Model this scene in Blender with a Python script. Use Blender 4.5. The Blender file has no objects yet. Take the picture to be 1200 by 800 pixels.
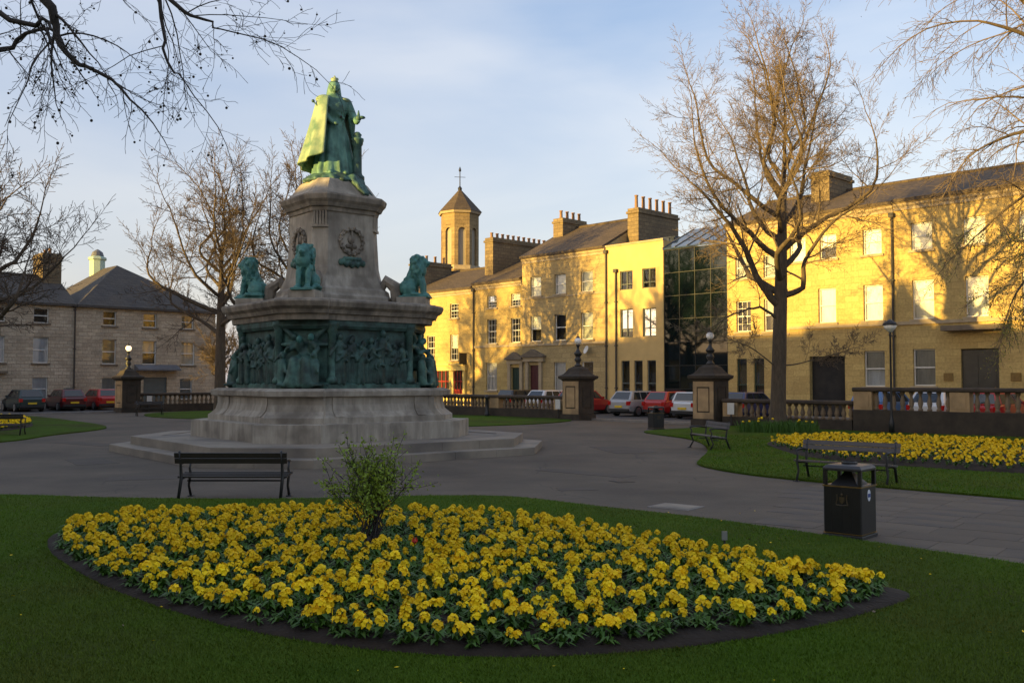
import bpy, bmesh, math, random
import numpy as np
from mathutils import Vector, Matrix, noise as mnoise
R = math.radians
random.seed(7)
scene = bpy.context.scene
C = scene.collection

# ------------------------------------------------------------------ camera, sky, sun, exposure
CAM_H = 2.05
cam = bpy.data.cameras.new('camera'); cam.sensor_width = 36; cam.lens = 33.0; cam.clip_end = 2000; cam.clip_start = .05
camo = bpy.data.objects.new('camera', cam); C.objects.link(camo)
camo.location = (0, 0, CAM_H); camo.rotation_euler = (R(90) + math.atan(45 / 1100), 0, 0)
scene.camera = camo

GRID = R(43.9)                                   # the square's grid against the camera axis
E1 = Vector((-math.sin(GRID), math.cos(GRID), 0)); E2 = Vector((math.cos(GRID), math.sin(GRID), 0))
TX = -E1
SUN_EL = R(5.6)
sun_h = (-E2 - .2 * TX).normalized()             # horizontal direction towards the sun
sun_dir = Vector((sun_h.x * math.cos(SUN_EL), sun_h.y * math.cos(SUN_EL), math.sin(SUN_EL)))

world = bpy.data.worlds.new('World'); scene.world = world; world.use_nodes = True
nt = world.node_tree; N = nt.nodes; L = nt.links
for n in list(N): N.remove(n)
sky = N.new('ShaderNodeTexSky'); sky.sky_type = 'NISHITA'; sky.sun_disc = False
sky.sun_elevation = SUN_EL; sky.sun_rotation = math.atan2(sun_h.x, sun_h.y)
sky.altitude = 50; sky.air_density = 1.0; sky.dust_density = 2.6; sky.ozone_density = 1.6
tc = N.new('ShaderNodeTexCoord'); mp = N.new('ShaderNodeMapping'); mp.inputs['Scale'].default_value = (1.0, 1.0, 3.8)
mp.inputs['Rotation'].default_value = (0, .12, .5)
cl = N.new('ShaderNodeTexNoise'); cl.inputs['Scale'].default_value = 1.5; cl.inputs['Detail'].default_value = 6; cl.inputs['Roughness'].default_value = .48
cl.inputs['Distortion'].default_value = .4
ramp = N.new('ShaderNodeValToRGB'); ramp.color_ramp.elements[0].position = .38; ramp.color_ramp.elements[1].position = .64
ramp.color_ramp.elements[0].color = (.22, .22, .22, 1); ramp.color_ramp.elements[1].color = (.8, .8, .8, 1)
ramp.color_ramp.elements[0].color = (1.1, 1.42, 2.2, 1); ramp.color_ramp.elements[1].color = (2.35, 2.35, 2.62, 1)
hz = N.new('ShaderNodeSeparateXYZ'); hr = N.new('ShaderNodeMapRange'); hr.inputs[1].default_value = 0; hr.inputs[2].default_value = .34; hr.inputs[3].default_value = .75; hr.inputs[4].default_value = 0
mixh = N.new('ShaderNodeMix'); mixh.data_type = 'RGBA'; mixh.inputs[7].default_value = (2.95, 2.55, 2.4, 1)
mixc = N.new('ShaderNodeMix'); mixc.data_type = 'RGBA'; mixc.blend_type = 'ADD'; mixc.inputs[0].default_value = .72
bg = N.new('ShaderNodeBackground'); bg.inputs['Strength'].default_value = .1
wo = N.new('ShaderNodeOutputWorld')
L.new(tc.outputs['Generated'], mp.inputs['Vector']); L.new(mp.outputs[0], cl.inputs['Vector']); L.new(cl.outputs['Fac'], ramp.inputs[0])
L.new(tc.outputs['Generated'], hz.inputs[0]); L.new(hz.outputs[2], hr.inputs[0]); L.new(hr.outputs[0], mixh.inputs[0]); L.new(ramp.outputs[0], mixh.inputs[6])
L.new(mixh.outputs[2], mixc.inputs[6]); L.new(sky.outputs[0], mixc.inputs[7]); L.new(mixc.outputs[2], bg.inputs['Color']); L.new(bg.outputs[0], wo.inputs[0])

sun = bpy.data.lights.new('sun', 'SUN'); sun.energy = 5.0; sun.angle = R(.5); sun.color = (1.0, .66, .16)
suno = bpy.data.objects.new('sun', sun); C.objects.link(suno)
suno.rotation_euler = (-sun_dir).to_track_quat('-Z', 'Y').to_euler(); suno.location = (-40, -30, 30)

vs = scene.view_settings; vs.view_transform = 'Standard'; vs.look = 'None'; vs.gamma = 1; vs.exposure = 1.18
try: vs.use_curve_mapping = False
except Exception: pass
scene.cycles.use_denoising = True
scene.cycles.max_bounces = 5; scene.cycles.transparent_max_bounces = 8

# ------------------------------------------------------------------ materials
def _new(name):
    m = bpy.data.materials.new(name); m.use_nodes = True
    t = m.node_tree; b = t.nodes['Principled BSDF']
    return m, t, b
def _c(c): return (c[0], c[1], c[2], 1)
def pm(name, c1, c2=None, scale=4.0, rough=.8, bump=0.0, bscale=None, metal=0.0, detail=5, spec=.5, c3=None, c3scale=.6, stretch=(1, 1, 1), lo=.35, hi=.65):
    m, t, b = _new(name)
    b.inputs['Roughness'].default_value = rough; b.inputs['Metallic'].default_value = metal
    b.inputs['Specular IOR Level'].default_value = spec
    b.inputs['Base Color'].default_value = _c(c1)
    if c2 is None and not bump: return m
    n = t.nodes; l = t.links
    tcn = n.new('ShaderNodeTexCoord'); mpn = n.new('ShaderNodeMapping'); mpn.inputs['Scale'].default_value = stretch
    l.new(tcn.outputs['Object'], mpn.inputs['Vector'])
    if c2 is not None:
        no = n.new('ShaderNodeTexNoise'); no.inputs['Scale'].default_value = scale; no.inputs['Detail'].default_value = detail; no.inputs['Roughness'].default_value = .62
        l.new(mpn.outputs[0], no.inputs['Vector'])
        rp = n.new('ShaderNodeValToRGB'); rp.color_ramp.elements[0].position = lo; rp.color_ramp.elements[1].position = hi
        rp.color_ramp.elements[0].color = _c(c1); rp.color_ramp.elements[1].color = _c(c2)
        l.new(no.outputs['Fac'], rp.inputs[0]); out = rp.outputs[0]
        if c3 is not None:
            n3 = n.new('ShaderNodeTexNoise'); n3.inputs['Scale'].default_value = c3scale; n3.inputs['Detail'].default_value = 4
            l.new(tcn.outputs['Object'], n3.inputs['Vector'])
            r3 = n.new('ShaderNodeValToRGB'); r3.color_ramp.elements[0].position = .45; r3.color_ramp.elements[1].position = .7
            l.new(n3.outputs['Fac'], r3.inputs[0])
            mx = n.new('ShaderNodeMix'); mx.data_type = 'RGBA'; mx.inputs[7].default_value = _c(c3)
            l.new(r3.outputs[0], mx.inputs[0]); l.new(out, mx.inputs[6]); out = mx.outputs[2]
        l.new(out, b.inputs['Base Color'])
    if bump:
        nb = n.new('ShaderNodeTexNoise'); nb.inputs['Scale'].default_value = bscale or scale * 3; nb.inputs['Detail'].default_value = 6
        l.new(mpn.outputs[0], nb.inputs['Vector'])
        bp = n.new('ShaderNodeBump'); bp.inputs['Strength'].default_value = bump; bp.inputs['Distance'].default_value = .02
        l.new(nb.outputs['Fac'], bp.inputs['Height']); l.new(bp.outputs[0], b.inputs['Normal'])
    return m
def ashlar(name, ca, cb, mortar, bw=.75, bh=.32, msize=.012, stain=(.2, .15, .09), rough=.85, bump=.5, stain_amt=.5):
    m, t, b = _new(name); n = t.nodes; l = t.links; b.inputs['Roughness'].default_value = rough; b.inputs['Specular IOR Level'].default_value = .3
    tcn = n.new('ShaderNodeTexCoord'); se = n.new('ShaderNodeSeparateXYZ'); ad = n.new('ShaderNodeMath'); ad.operation = 'ADD'; co = n.new('ShaderNodeCombineXYZ')
    l.new(tcn.outputs['Object'], se.inputs[0]); l.new(se.outputs[0], ad.inputs[0]); l.new(se.outputs[1], ad.inputs[1]); l.new(ad.outputs[0], co.inputs[0]); l.new(se.outputs[2], co.inputs[1])
    br = n.new('ShaderNodeTexBrick'); br.inputs['Color1'].default_value = _c(ca); br.inputs['Color2'].default_value = _c(cb); br.inputs['Mortar'].default_value = _c(mortar)
    br.inputs['Scale'].default_value = 1; br.inputs['Mortar Size'].default_value = msize; br.inputs['Mortar Smooth'].default_value = .3
    br.inputs['Brick Width'].default_value = bw; br.inputs['Row Height'].default_value = bh; br.offset = .5
    l.new(co.outputs[0], br.inputs['Vector'])
    no = n.new('ShaderNodeTexNoise'); no.inputs['Scale'].default_value = .55; no.inputs['Detail'].default_value = 8; no.inputs['Roughness'].default_value = .65
    l.new(tcn.outputs['Object'], no.inputs['Vector'])
    rp = n.new('ShaderNodeValToRGB'); rp.color_ramp.elements[0].position = .42; rp.color_ramp.elements[1].position = .75; rp.color_ramp.elements[1].color = (stain_amt,) * 3 + (1,)
    l.new(no.outputs['Fac'], rp.inputs[0])
    mx = n.new('ShaderNodeMix'); mx.data_type = 'RGBA'; mx.inputs[7].default_value = _c(stain)
    l.new(rp.outputs[0], mx.inputs[0]); l.new(br.outputs['Color'], mx.inputs[6])
    n2 = n.new('ShaderNodeTexNoise'); n2.inputs['Scale'].default_value = 9; n2.inputs['Detail'].default_value = 6
    l.new(tcn.outputs['Object'], n2.inputs['Vector'])
    r2 = n.new('ShaderNodeMapRange'); r2.inputs[1].default_value = .3; r2.inputs[2].default_value = .7; r2.inputs[3].default_value = .8; r2.inputs[4].default_value = 1.12
    l.new(n2.outputs['Fac'], r2.inputs[0])
    vm = n.new('ShaderNodeVectorMath'); vm.operation = 'SCALE'; l.new(mx.outputs[2], vm.inputs[0]); l.new(r2.outputs[0], vm.inputs['Scale'])
    l.new(vm.outputs[0], b.inputs['Base Color'])
    bp = n.new('ShaderNodeBump'); bp.inputs['Strength'].default_value = bump; bp.inputs['Distance'].default_value = .02
    sub = n.new('ShaderNodeMath'); sub.operation = 'MULTIPLY_ADD'; sub.inputs[1].default_value = -1.0
    l.new(br.outputs['Fac'], sub.inputs[0]); l.new(n2.outputs['Fac'], sub.inputs[2])
    l.new(sub.outputs[0], bp.inputs['Height']); l.new(bp.outputs[0], b.inputs['Normal'])
    return m
def vary(m, amt_h=.02, lo=.75, hi=1.1):
    # slightly different tone for every plant
    t = m.node_tree; n = t.nodes; l = t.links; b = n['Principled BSDF']; src = b.inputs['Base Color'].links[0].from_socket
    oi = n.new('ShaderNodeObjectInfo'); hs = n.new('ShaderNodeHueSaturation'); r1 = n.new('ShaderNodeMapRange'); r2 = n.new('ShaderNodeMapRange'); mm = n.new('ShaderNodeMath'); mm.operation = 'FRACT'; mu = n.new('ShaderNodeMath'); mu.operation = 'MULTIPLY'; mu.inputs[1].default_value = 7.31
    r1.inputs[3].default_value = .5 - amt_h; r1.inputs[4].default_value = .5 + amt_h * .6; r2.inputs[3].default_value = lo; r2.inputs[4].default_value = hi
    l.new(oi.outputs['Random'], r1.inputs[0]); l.new(oi.outputs['Random'], mu.inputs[0]); l.new(mu.outputs[0], mm.inputs[0]); l.new(mm.outputs[0], r2.inputs[0])
    l.new(r1.outputs[0], hs.inputs['Hue']); l.new(r2.outputs[0], hs.inputs['Value']); l.new(src, hs.inputs['Color']); l.new(hs.outputs[0], b.inputs['Base Color'])
def glass_mat(name, tint=(1, 1, 1), refl=1.0):
    m, t, b = _new(name); n = t.nodes; l = t.links; n.remove(b)
    tr = n.new('ShaderNodeBsdfTransparent'); tr.inputs[0].default_value = _c(tint)
    gl = n.new('ShaderNodeBsdfGlossy'); gl.inputs['Roughness'].default_value = .03; gl.inputs[0].default_value = (refl, refl, refl, 1)
    fr = n.new('ShaderNodeFresnel'); fr.inputs[0].default_value = 1.75
    mx = n.new('ShaderNodeMixShader'); l.new(fr.outputs[0], mx.inputs[0]); l.new(tr.outputs[0], mx.inputs[1]); l.new(gl.outputs[0], mx.inputs[2])
    l.new(mx.outputs[0], n['Material Output'].inputs[0]); return m

M = {}
M['stone_gold'] = ashlar('stone_gold', (.56, .405, .155), (.46, .325, .12), (.41, .29, .11), stain=(.29, .195, .08), stain_amt=.55)
M['stone_gold2'] = ashlar('stone_gold2', (.50, .37, .17), (.40, .295, .135), (.30, .22, .12), stain=(.24, .17, .085), stain_amt=.6)
M['cream'] = pm('cream_render', (.57, .405, .165), (.50, .35, .14), scale=1.2, rough=.8, bump=.1, bscale=30)
M['pub'] = pm('pub_paint', (.60, .46, .16), (.55, .41, .13), scale=3, rough=.55)
M['rubble'] = ashlar('rubble', (.55, .46, .34), (.40, .33, .24), (.36, .29, .21), bw=.55, bh=.24, msize=.02, stain=(.22, .175, .125), bump=.9, stain_amt=.7)
M['rubble2'] = ashlar('rubble2', (.55, .45, .32), (.40, .325, .23), (.35, .28, .20), bw=.6, bh=.26, msize=.018, stain=(.21, .17, .125), bump=.8, stain_amt=.7)
M['slate'] = ashlar('slate', (.085, .075, .066), (.06, .053, .048), (.04, .036, .033), bw=.4, bh=.2, msize=.012, stain=(.10, .08, .058), rough=.75, bump=.6)
M['slate_brown'] = ashlar('slate_brown', (.10, .075, .052), (.075, .056, .04), (.05, .038, .03), bw=.4, bh=.2, msize=.012, stain=(.12, .085, .05), rough=.8, bump=.6)
M['tower'] = ashlar('tower_stone', (.33, .235, .115), (.25, .175, .085), (.18, .13, .065), stain=(.14, .10, .055), stain_amt=.7)
M['trim'] = pm('trim_stone', (.42, .33, .21), (.33, .255, .16), scale=2.5, rough=.85, bump=.25)
M['trim_dark'] = pm('trim_dark', (.20, .155, .105), (.12, .095, .07), scale=2, rough=.9, bump=.3)
M['chimney'] = ashlar('chimney_stone', (.25, .185, .10), (.18, .13, .075), (.12, .09, .055), bw=.5, bh=.25, msize=.02, stain=(.1, .08, .055), stain_amt=.8)
M['pot'] = pm('chimney_pot', (.28, .16, .085), (.2, .12, .07), scale=8, rough=.8)
M['white_paint'] = pm('white_paint', (.72, .70, .66), (.62, .60, .55), scale=6, rough=.5)
M['blind'] = pm('blind', (.70, .73, .78), (.58, .61, .66), scale=.9, rough=.8, stretch=(8, 1, 1))  # real blinds, and on sunlit houses also white sky reflections put into the colour
M['blind_grey'] = pm('blind_grey', (.34, .36, .37), (.26, .28, .29), scale=.9, rough=.8, stretch=(9, 1, 1))
M['blind_cream'] = pm('blind_cream', (.36, .31, .23), (.28, .245, .18), scale=.9, rough=.8, stretch=(9, 1, 1))
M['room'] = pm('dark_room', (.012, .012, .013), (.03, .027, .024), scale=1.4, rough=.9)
M['glass'] = glass_mat('window_glass')
M['lead'] = pm('lead', (.13, .135, .15), (.09, .095, .105), scale=3, rough=.6)
M['iron'] = pm('black_iron', (.012, .012, .013), (.02, .02, .021), scale=12, rough=.45)
M['pipe'] = pm('drainpipe', (.05, .04, .032), (.03, .026, .022), scale=6, rough=.6)
M['door_green'] = pm('door_green', (.012, .035, .028), (.018, .045, .035), scale=4, rough=.35)
M['door_red'] = pm('door_red', (.06, .012, .018), (.08, .018, .024), scale=4, rough=.35)
M['door_dark'] = pm('door_dark', (.02, .02, .018), (.035, .034, .03), scale=3, rough=.4)
M['pub_red'] = pm('pub_red', (.30, .02, .015), (.24, .015, .012), scale=3, rough=.4)
M['garage'] = pm('garage', (.10, .115, .11), (.08, .095, .09), scale=3, rough=.6)
M['curtain_glass'] = pm('curtain_glass', (.003, .007, .008), None, rough=.03, metal=0.0, spec=.8)
M['curtain_glass2'] = pm('curtain_glass2', (.006, .016, .03), None, rough=.06, metal=0.0, spec=.8)
M['roof_glass'] = pm('roof_glass', (.03, .05, .09), None, rough=.06, spec=1.0)
M['mullion'] = pm('mullion', (.008, .009, .01), None, rough=.4)
# monument
M['mstone'] = pm('memorial_stone', (.42, .37, .295), (.25, .215, .17), scale=1.5, rough=.85, bump=.3, bscale=9, c3=(.16, .135, .105), c3scale=1.4, stretch=(3, 3, .45))
M['mstone_dark'] = pm('memorial_stone_dark', (.31, .26, .20), (.15, .125, .095), scale=1.5, rough=.85, bump=.35, bscale=14, c3=(.09, .075, .058), c3scale=1.6, stretch=(3, 3, .5))
M['mstep'] = pm('memorial_step', (.28, .235, .18), (.215, .18, .135), scale=1.8, rough=.8, bump=.2, bscale=20, c3=(.14, .12, .10), c3scale=.7)
M['bronze'] = pm('green_bronze', (.075, .17, .135), (.025, .06, .05), scale=5, rough=.6, bump=.2, bscale=25, c3=(.018, .035, .03), c3scale=2.2, metal=.15)
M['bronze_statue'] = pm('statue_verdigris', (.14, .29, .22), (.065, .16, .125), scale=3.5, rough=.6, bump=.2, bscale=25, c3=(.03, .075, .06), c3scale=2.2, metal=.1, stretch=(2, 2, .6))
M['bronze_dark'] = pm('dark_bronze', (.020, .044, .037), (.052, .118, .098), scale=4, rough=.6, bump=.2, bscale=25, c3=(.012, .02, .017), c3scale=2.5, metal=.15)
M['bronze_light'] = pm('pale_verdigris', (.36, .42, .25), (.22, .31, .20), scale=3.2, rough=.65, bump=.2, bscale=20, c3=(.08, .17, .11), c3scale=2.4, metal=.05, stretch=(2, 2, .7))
M['bronze_lion'] = pm('lion_verdigris', (.075, .23, .20), (.04, .13, .115), scale=6, rough=.6, bump=.25, bscale=25, metal=.1)
# ground
M['tarmac'] = pm('tarmac_path', (.094, .072, .050), (.122, .094, .066), scale=1.1, rough=.9, bump=.35, bscale=140, detail=8, c3=(.066, .051, .036), c3scale=.33)
def crack(m):
    # thin irregular cracks in the tarmac, in patches
    t = m.node_tree; n = t.nodes; l = t.links; b = n['Principled BSDF']; src = b.inputs['Base Color'].links[0].from_socket
    tcn = n.new('ShaderNodeTexCoord'); nz = n.new('ShaderNodeTexNoise'); nz.inputs['Scale'].default_value = 1.3; nz.inputs['Detail'].default_value = 5
    va = n.new('ShaderNodeVectorMath'); va.operation = 'MULTIPLY_ADD'; va.inputs[1].default_value = (.55, .55, .55)
    l.new(tcn.outputs['Object'], nz.inputs['Vector']); l.new(nz.outputs['Color'], va.inputs[0]); l.new(tcn.outputs['Object'], va.inputs[2])
    vo = n.new('ShaderNodeTexVoronoi'); vo.feature = 'DISTANCE_TO_EDGE'; vo.inputs['Scale'].default_value = .30; l.new(va.outputs[0], vo.inputs['Vector'])
    r1 = n.new('ShaderNodeMapRange'); r1.inputs[1].default_value = .0015; r1.inputs[2].default_value = .006; r1.inputs[3].default_value = .62; r1.inputs[4].default_value = 0; l.new(vo.outputs['Distance'], r1.inputs[0])
    mk = n.new('ShaderNodeTexNoise'); mk.inputs['Scale'].default_value = .22; l.new(tcn.outputs['Object'], mk.inputs['Vector'])
    r2 = n.new('ShaderNodeMapRange'); r2.inputs[1].default_value = .42; r2.inputs[2].default_value = .55; l.new(mk.outputs['Fac'], r2.inputs[0])
    mu = n.new('ShaderNodeMath'); mu.operation = 'MULTIPLY'; l.new(r1.outputs[0], mu.inputs[0]); l.new(r2.outputs[0], mu.inputs[1])
    sp = n.new('ShaderNodeTexNoise'); sp.inputs['Scale'].default_value = 55; sp.inputs['Detail'].default_value = 3; l.new(tcn.outputs['Object'], sp.inputs['Vector'])
    rs_ = n.new('ShaderNodeMapRange'); rs_.inputs[1].default_value = .3; rs_.inputs[2].default_value = .7; rs_.inputs[3].default_value = .82; rs_.inputs[4].default_value = 1.18; l.new(sp.outputs['Fac'], rs_.inputs[0])
    vm = n.new('ShaderNodeVectorMath'); vm.operation = 'SCALE'; l.new(src, vm.inputs[0]); l.new(rs_.outputs[0], vm.inputs['Scale'])
    mx = n.new('ShaderNodeMix'); mx.data_type = 'RGBA'; mx.inputs[7].default_value = (.03, .025, .02, 1); l.new(mu.outputs[0], mx.inputs[0]); l.new(vm.outputs[0], mx.inputs[6]); l.new(mx.outputs[2], b.inputs['Base Color'])
crack(M['tarmac'])
M['patch'] = pm('tarmac_patch', (.07, .055, .042), (.088, .07, .053), scale=1.5, rough=.9, bump=.3, bscale=120)
M['asphalt'] = pm('asphalt', (.06, .058, .057), (.075, .072, .07), scale=1, rough=.9, bump=.3, bscale=100)
M['slab'] = pm('flagstone', (.117, .09, .064), (.094, .072, .051), scale=1.6, rough=.85, bump=.25, bscale=60, detail=8, c3=(.066, .056, .052), c3scale=.9)
M['slab2'] = pm('flagstone_pale', (.126, .097, .069), (.101, .078, .055), scale=1.9, rough=.85, bump=.25, bscale=60, detail=8)
M['slab3'] = pm('flagstone_dark', (.103, .079, .056), (.085, .065, .046), scale=1.3, rough=.85, bump=.25, bscale=60, detail=8)
M['joint'] = pm('joint_dirt', (.05, .044, .038), (.035, .03, .026), scale=5, rough=1)
M['kerb'] = pm('kerb_stone', (.24, .215, .19), (.18, .16, .14), scale=3, rough=.85, bump=.2)
M['pavement'] = pm('pavement', (.19, .17, .15), (.15, .135, .12), scale=2, rough=.9, bump=.2)
M['lawn'] = pm('lawn_turf', (.042, .084, .004), (.062, .11, .006), scale=1.1, rough=.95, bump=.9, bscale=90, c3=(.05, .062, .010), c3scale=.35, spec=.1)
M['blade'] = pm('grass_blade', (.062, .125, .004), (.096, .17, .007), scale=.7, rough=.7, spec=.2, c3=(.10, .115, .014), c3scale=.4)
M['soil'] = pm('soil', (.016, .0095, .005), (.028, .017, .009), scale=5, rough=1, bump=1, bscale=16)
M['leaf'] = pm('primrose_leaf', (.032, .085, .005), (.055, .13, .010), scale=5, rough=.55, spec=.35)
M['petal'] = pm('yellow_petal', (.95, .70, .012), (.92, .60, .008), scale=9, rough=.6, spec=.2)
vary(M['petal'], .009, .8, 1.1); vary(M['leaf'], .012, .75, 1.15)
M['petal_red'] = pm('red_petal', (.55, .012, .01), (.45, .01, .01), scale=9, rough=.5)
M['shrub_leaf'] = pm('shrub_leaf', (.16, .24, .018), (.23, .31, .03), scale=4, rough=.6, spec=.3)
M['bark'] = pm('bark', (.115, .085, .055), (.065, .048, .033), scale=5, rough=.95, bump=.6, bscale=12, stretch=(3, 3, .6))
M['bark_dark'] = pm('bark_dark', (.05, .04, .034), (.03, .025, .022), scale=5, rough=.95, bump=.5, bscale=12, stretch=(3, 3, .6))
M['twig_dark'] = pm('twig_dark', (.115, .082, .056), (.08, .058, .04), scale=2, rough=.9)
M['verdigris'] = pm('verdigris_paint', (.42, .52, .42), (.34, .44, .36), scale=3, rough=.6)
M['twig'] = pm('twig', (.18, .13, .08), (.125, .09, .058), scale=2, rough=.9)
M['bud'] = pm('bud', (.20, .20, .03), (.28, .26, .05), scale=3, rough=.7)
M['seed'] = pm('seed_ball', (.035, .026, .018), None, rough=.9)
# piers, balustrades
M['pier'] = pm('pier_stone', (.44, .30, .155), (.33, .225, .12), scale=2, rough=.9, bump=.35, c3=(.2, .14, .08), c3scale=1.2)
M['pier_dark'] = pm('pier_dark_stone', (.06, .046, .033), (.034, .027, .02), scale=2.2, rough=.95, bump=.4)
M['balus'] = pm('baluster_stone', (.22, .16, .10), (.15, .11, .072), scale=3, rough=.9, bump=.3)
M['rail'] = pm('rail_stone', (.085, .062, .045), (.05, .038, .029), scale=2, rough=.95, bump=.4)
M['globe'] = pm('opal_globe', (.82, .80, .76), None, rough=.25)
m_, t_, b_ = _new('lit_globe'); b_.inputs['Base Color'].default_value = (.85, .75, .6, 1); b_.inputs['Emission Color'].default_value = (1, .72, .42, 1); b_.inputs['Emission Strength'].default_value = .75; M['globe_lit'] = m_
M['notice'] = pm('notice', (.62, .61, .58), (.5, .49, .47), scale=6, rough=.5)
M['wood'] = pm('bench_wood', (.032, .024, .019), (.02, .015, .012), scale=6, rough=.55, stretch=(.4, 5, 5))
M['wood_worn'] = pm('bench_wood_worn', (.105, .09, .085), (.07, .06, .056), scale=6, rough=.6, stretch=(.4, 5, 5))
M['gold_dim'] = pm('faded_gold', (.07, .045, .014), (.035, .024, .01), scale=20, rough=.5)
M['bin'] = pm('bin_black', (.0065, .0065, .007), (.012, .011, .011), scale=5, rough=.42)
M['bin_lid'] = pm('bin_lid', (.035, .032, .034), (.025, .024, .025), scale=5, rough=.4)
M['gold'] = pm('dull_gold', (.20, .12, .03), (.13, .08, .022), scale=9, rough=.45, metal=.3)
M['sticker'] = pm('sticker_white', (.62, .64, .68), None, rough=.5)
M['sticker_blue'] = pm('sticker_blue', (.03, .06, .22), None, rough=.5)
M['tyre'] = pm('tyre', (.014, .014, .014), None, rough=.85)
M['rim'] = pm('rim', (.33, .33, .34), None, rough=.35, metal=.7)
M['carglass'] = pm('car_glass', (.02, .024, .027), None, rough=.05, spec=.9)
M['tail'] = pm('tail_light', (.42, .012, .01), None, rough=.2)
M['headl'] = pm('headlight', (.55, .55, .55), None, rough=.12)
M['plate_y'] = pm('yellow_plate', (.68, .46, .02), None, rough=.5)
M['trimblack'] = pm('car_trim', (.02, .02, .02), None, rough=.6)
def paint(name, c):
    m, t, b = _new(name); b.inputs['Base Color'].default_value = _c(c); b.inputs['Roughness'].default_value = .35
    b.inputs['Coat Weight'].default_value = .7; b.inputs['Coat Roughness'].default_value = .06; b.inputs['Metallic'].default_value = .15
    return m
for k, c in dict(silver=(.36, .36, .37), red=(.42, .02, .018), white=(.62, .62, .62), blue=(.022, .03, .11), green=(.012, .03, .03), maroon=(.09, .012, .014), black=(.012, .013, .015), grey=(.12, .125, .13), skyblue=(.06, .16, .36)).items():
    M['car_' + k] = paint('car_paint_' + k, c)

# ------------------------------------------------------------------ helpers
class MB:
    def __init__(s): s.v = []; s.f = []
    def add(s, vs_, fs):
        b = len(s.v); s.v.extend([tuple(p) for p in vs_]); s.f.extend([tuple(b + i for i in f) for f in fs]); return s
    def box(s, x0, x1, y0, y1, z0, z1, mtx=None):
        P = [(x0, y0, z0), (x1, y0, z0), (x1, y1, z0), (x0, y1, z0), (x0, y0, z1), (x1, y0, z1), (x1, y1, z1), (x0, y1, z1)]
        if mtx is not None: P = [mtx @ Vector(p) for p in P]
        return s.add(P, [(0, 3, 2, 1), (4, 5, 6, 7), (0, 1, 5, 4), (1, 2, 6, 5), (2, 3, 7, 6), (3, 0, 4, 7)])
    def loft(s, rings, cap=True):
        n = len(rings[0]); P = [p for r in rings for p in r]; F = []
        for k in range(len(rings) - 1):
            a = k * n; b = a + n
            F += [(a + i, a + (i + 1) % n, b + (i + 1) % n, b + i) for i in range(n)]
        if cap: F.append(tuple(range(n - 1, -1, -1))); F.append(tuple((len(rings) - 1) * n + i for i in range(n)))
        return s.add(P, F)
    def lathe(s, prof, n=16, c=(0, 0, 0), rot=0):
        return s.loft([[(c[0] + r * math.cos(2 * math.pi * i / n + rot), c[1] + r * math.sin(2 * math.pi * i / n + rot), c[2] + z) for i in range(n)] for r, z in prof])
    def tube(s, pts, rad, n=6, cap=True):
        pts = [Vector(p) for p in pts]; m = len(pts)
        if not hasattr(rad, '__len__'): rad = [rad] * m
        rings = []; up = None
        for i in range(m):
            d = pts[min(i + 1, m - 1)] - pts[max(i - 1, 0)]
            if d.length < 1e-9: d = Vector((0, 0, 1))
            d.normalize()
            if up is None: up = d.orthogonal().normalized()
            else:
                up = up - d * up.dot(d)
                up = up.normalized() if up.length > 1e-6 else d.orthogonal().normalized()
            w = d.cross(up)
            rings.append([tuple(pts[i] + (up * math.cos(2 * math.pi * k / n) + w * math.sin(2 * math.pi * k / n)) * rad[i]) for k in range(n)])
        return s.loft(rings, cap)
    def ball(s, c, r, nu=10, nv=6, mtx=None):
        if not hasattr(r, '__len__'): r = (r, r, r)
        P = [(0, 0, r[2])]; F = []
        for j in range(1, nv):
            th = math.pi * j / nv
            for i in range(nu):
                ph = 2 * math.pi * i / nu; P.append((r[0] * math.sin(th) * math.cos(ph), r[1] * math.sin(th) * math.sin(ph), r[2] * math.cos(th)))
        P.append((0, 0, -r[2])); last = len(P) - 1
        F += [(0, 1 + i, 1 + (i + 1) % nu) for i in range(nu)]
        for j in range(nv - 2):
            a = 1 + j * nu
            F += [(a + i, a + nu + i, a + nu + (i + 1) % nu, a + (i + 1) % nu) for i in range(nu)]
        a = 1 + (nv - 2) * nu; F += [(a + i, last, a + (i + 1) % nu) for i in range(nu)]
        if mtx is not None: P = [tuple(mtx @ Vector(p)) for p in P]
        return s.add([(p[0] + c[0], p[1] + c[1], p[2] + c[2]) for p in P], F)
    def prism(s, poly, z0, z1):
        return s.loft([[(p[0], p[1], z0) for p in poly], [(p[0], p[1], z1) for p in poly]])
    def extr_y(s, poly, y0, y1):   # polygon in x,z pushed along y
        return s.loft([[(p[0], y0, p[1]) for p in poly], [(p[0], y1, p[1]) for p in poly]])
    def mesh(s, name, mat, smooth=False):
        me = bpy.data.meshes.new(name); me.from_pydata(s.v, [], s.f); me.update()
        bm = bmesh.new(); bm.from_mesh(me); bmesh.ops.recalc_face_normals(bm, faces=bm.faces); bm.to_mesh(me); bm.free()
        me.materials.append(mat)
        if smooth: me.polygons.foreach_set('use_smooth', [True] * len(me.polygons))
        return me
    def build(s, name, mat, parent=None, smooth=False, loc=(0, 0, 0), rotz=0):
        return put(name, s.mesh(name, M[mat] if isinstance(mat, str) else mat, smooth), parent, loc, rotz)
def put(name, me, parent=None, loc=(0, 0, 0), rotz=0):
    o = bpy.data.objects.new(name, me); C.objects.link(o); o.location = loc; o.rotation_euler = (0, 0, rotz)
    if parent is not None: o.parent = parent
    return o
def tag(o, label=None, cat=None, group=None, kind=None):
    if label: o['label'] = label
    if cat: o['category'] = cat
    if group: o['group'] = group
    if kind: o['kind'] = kind
    return o
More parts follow.
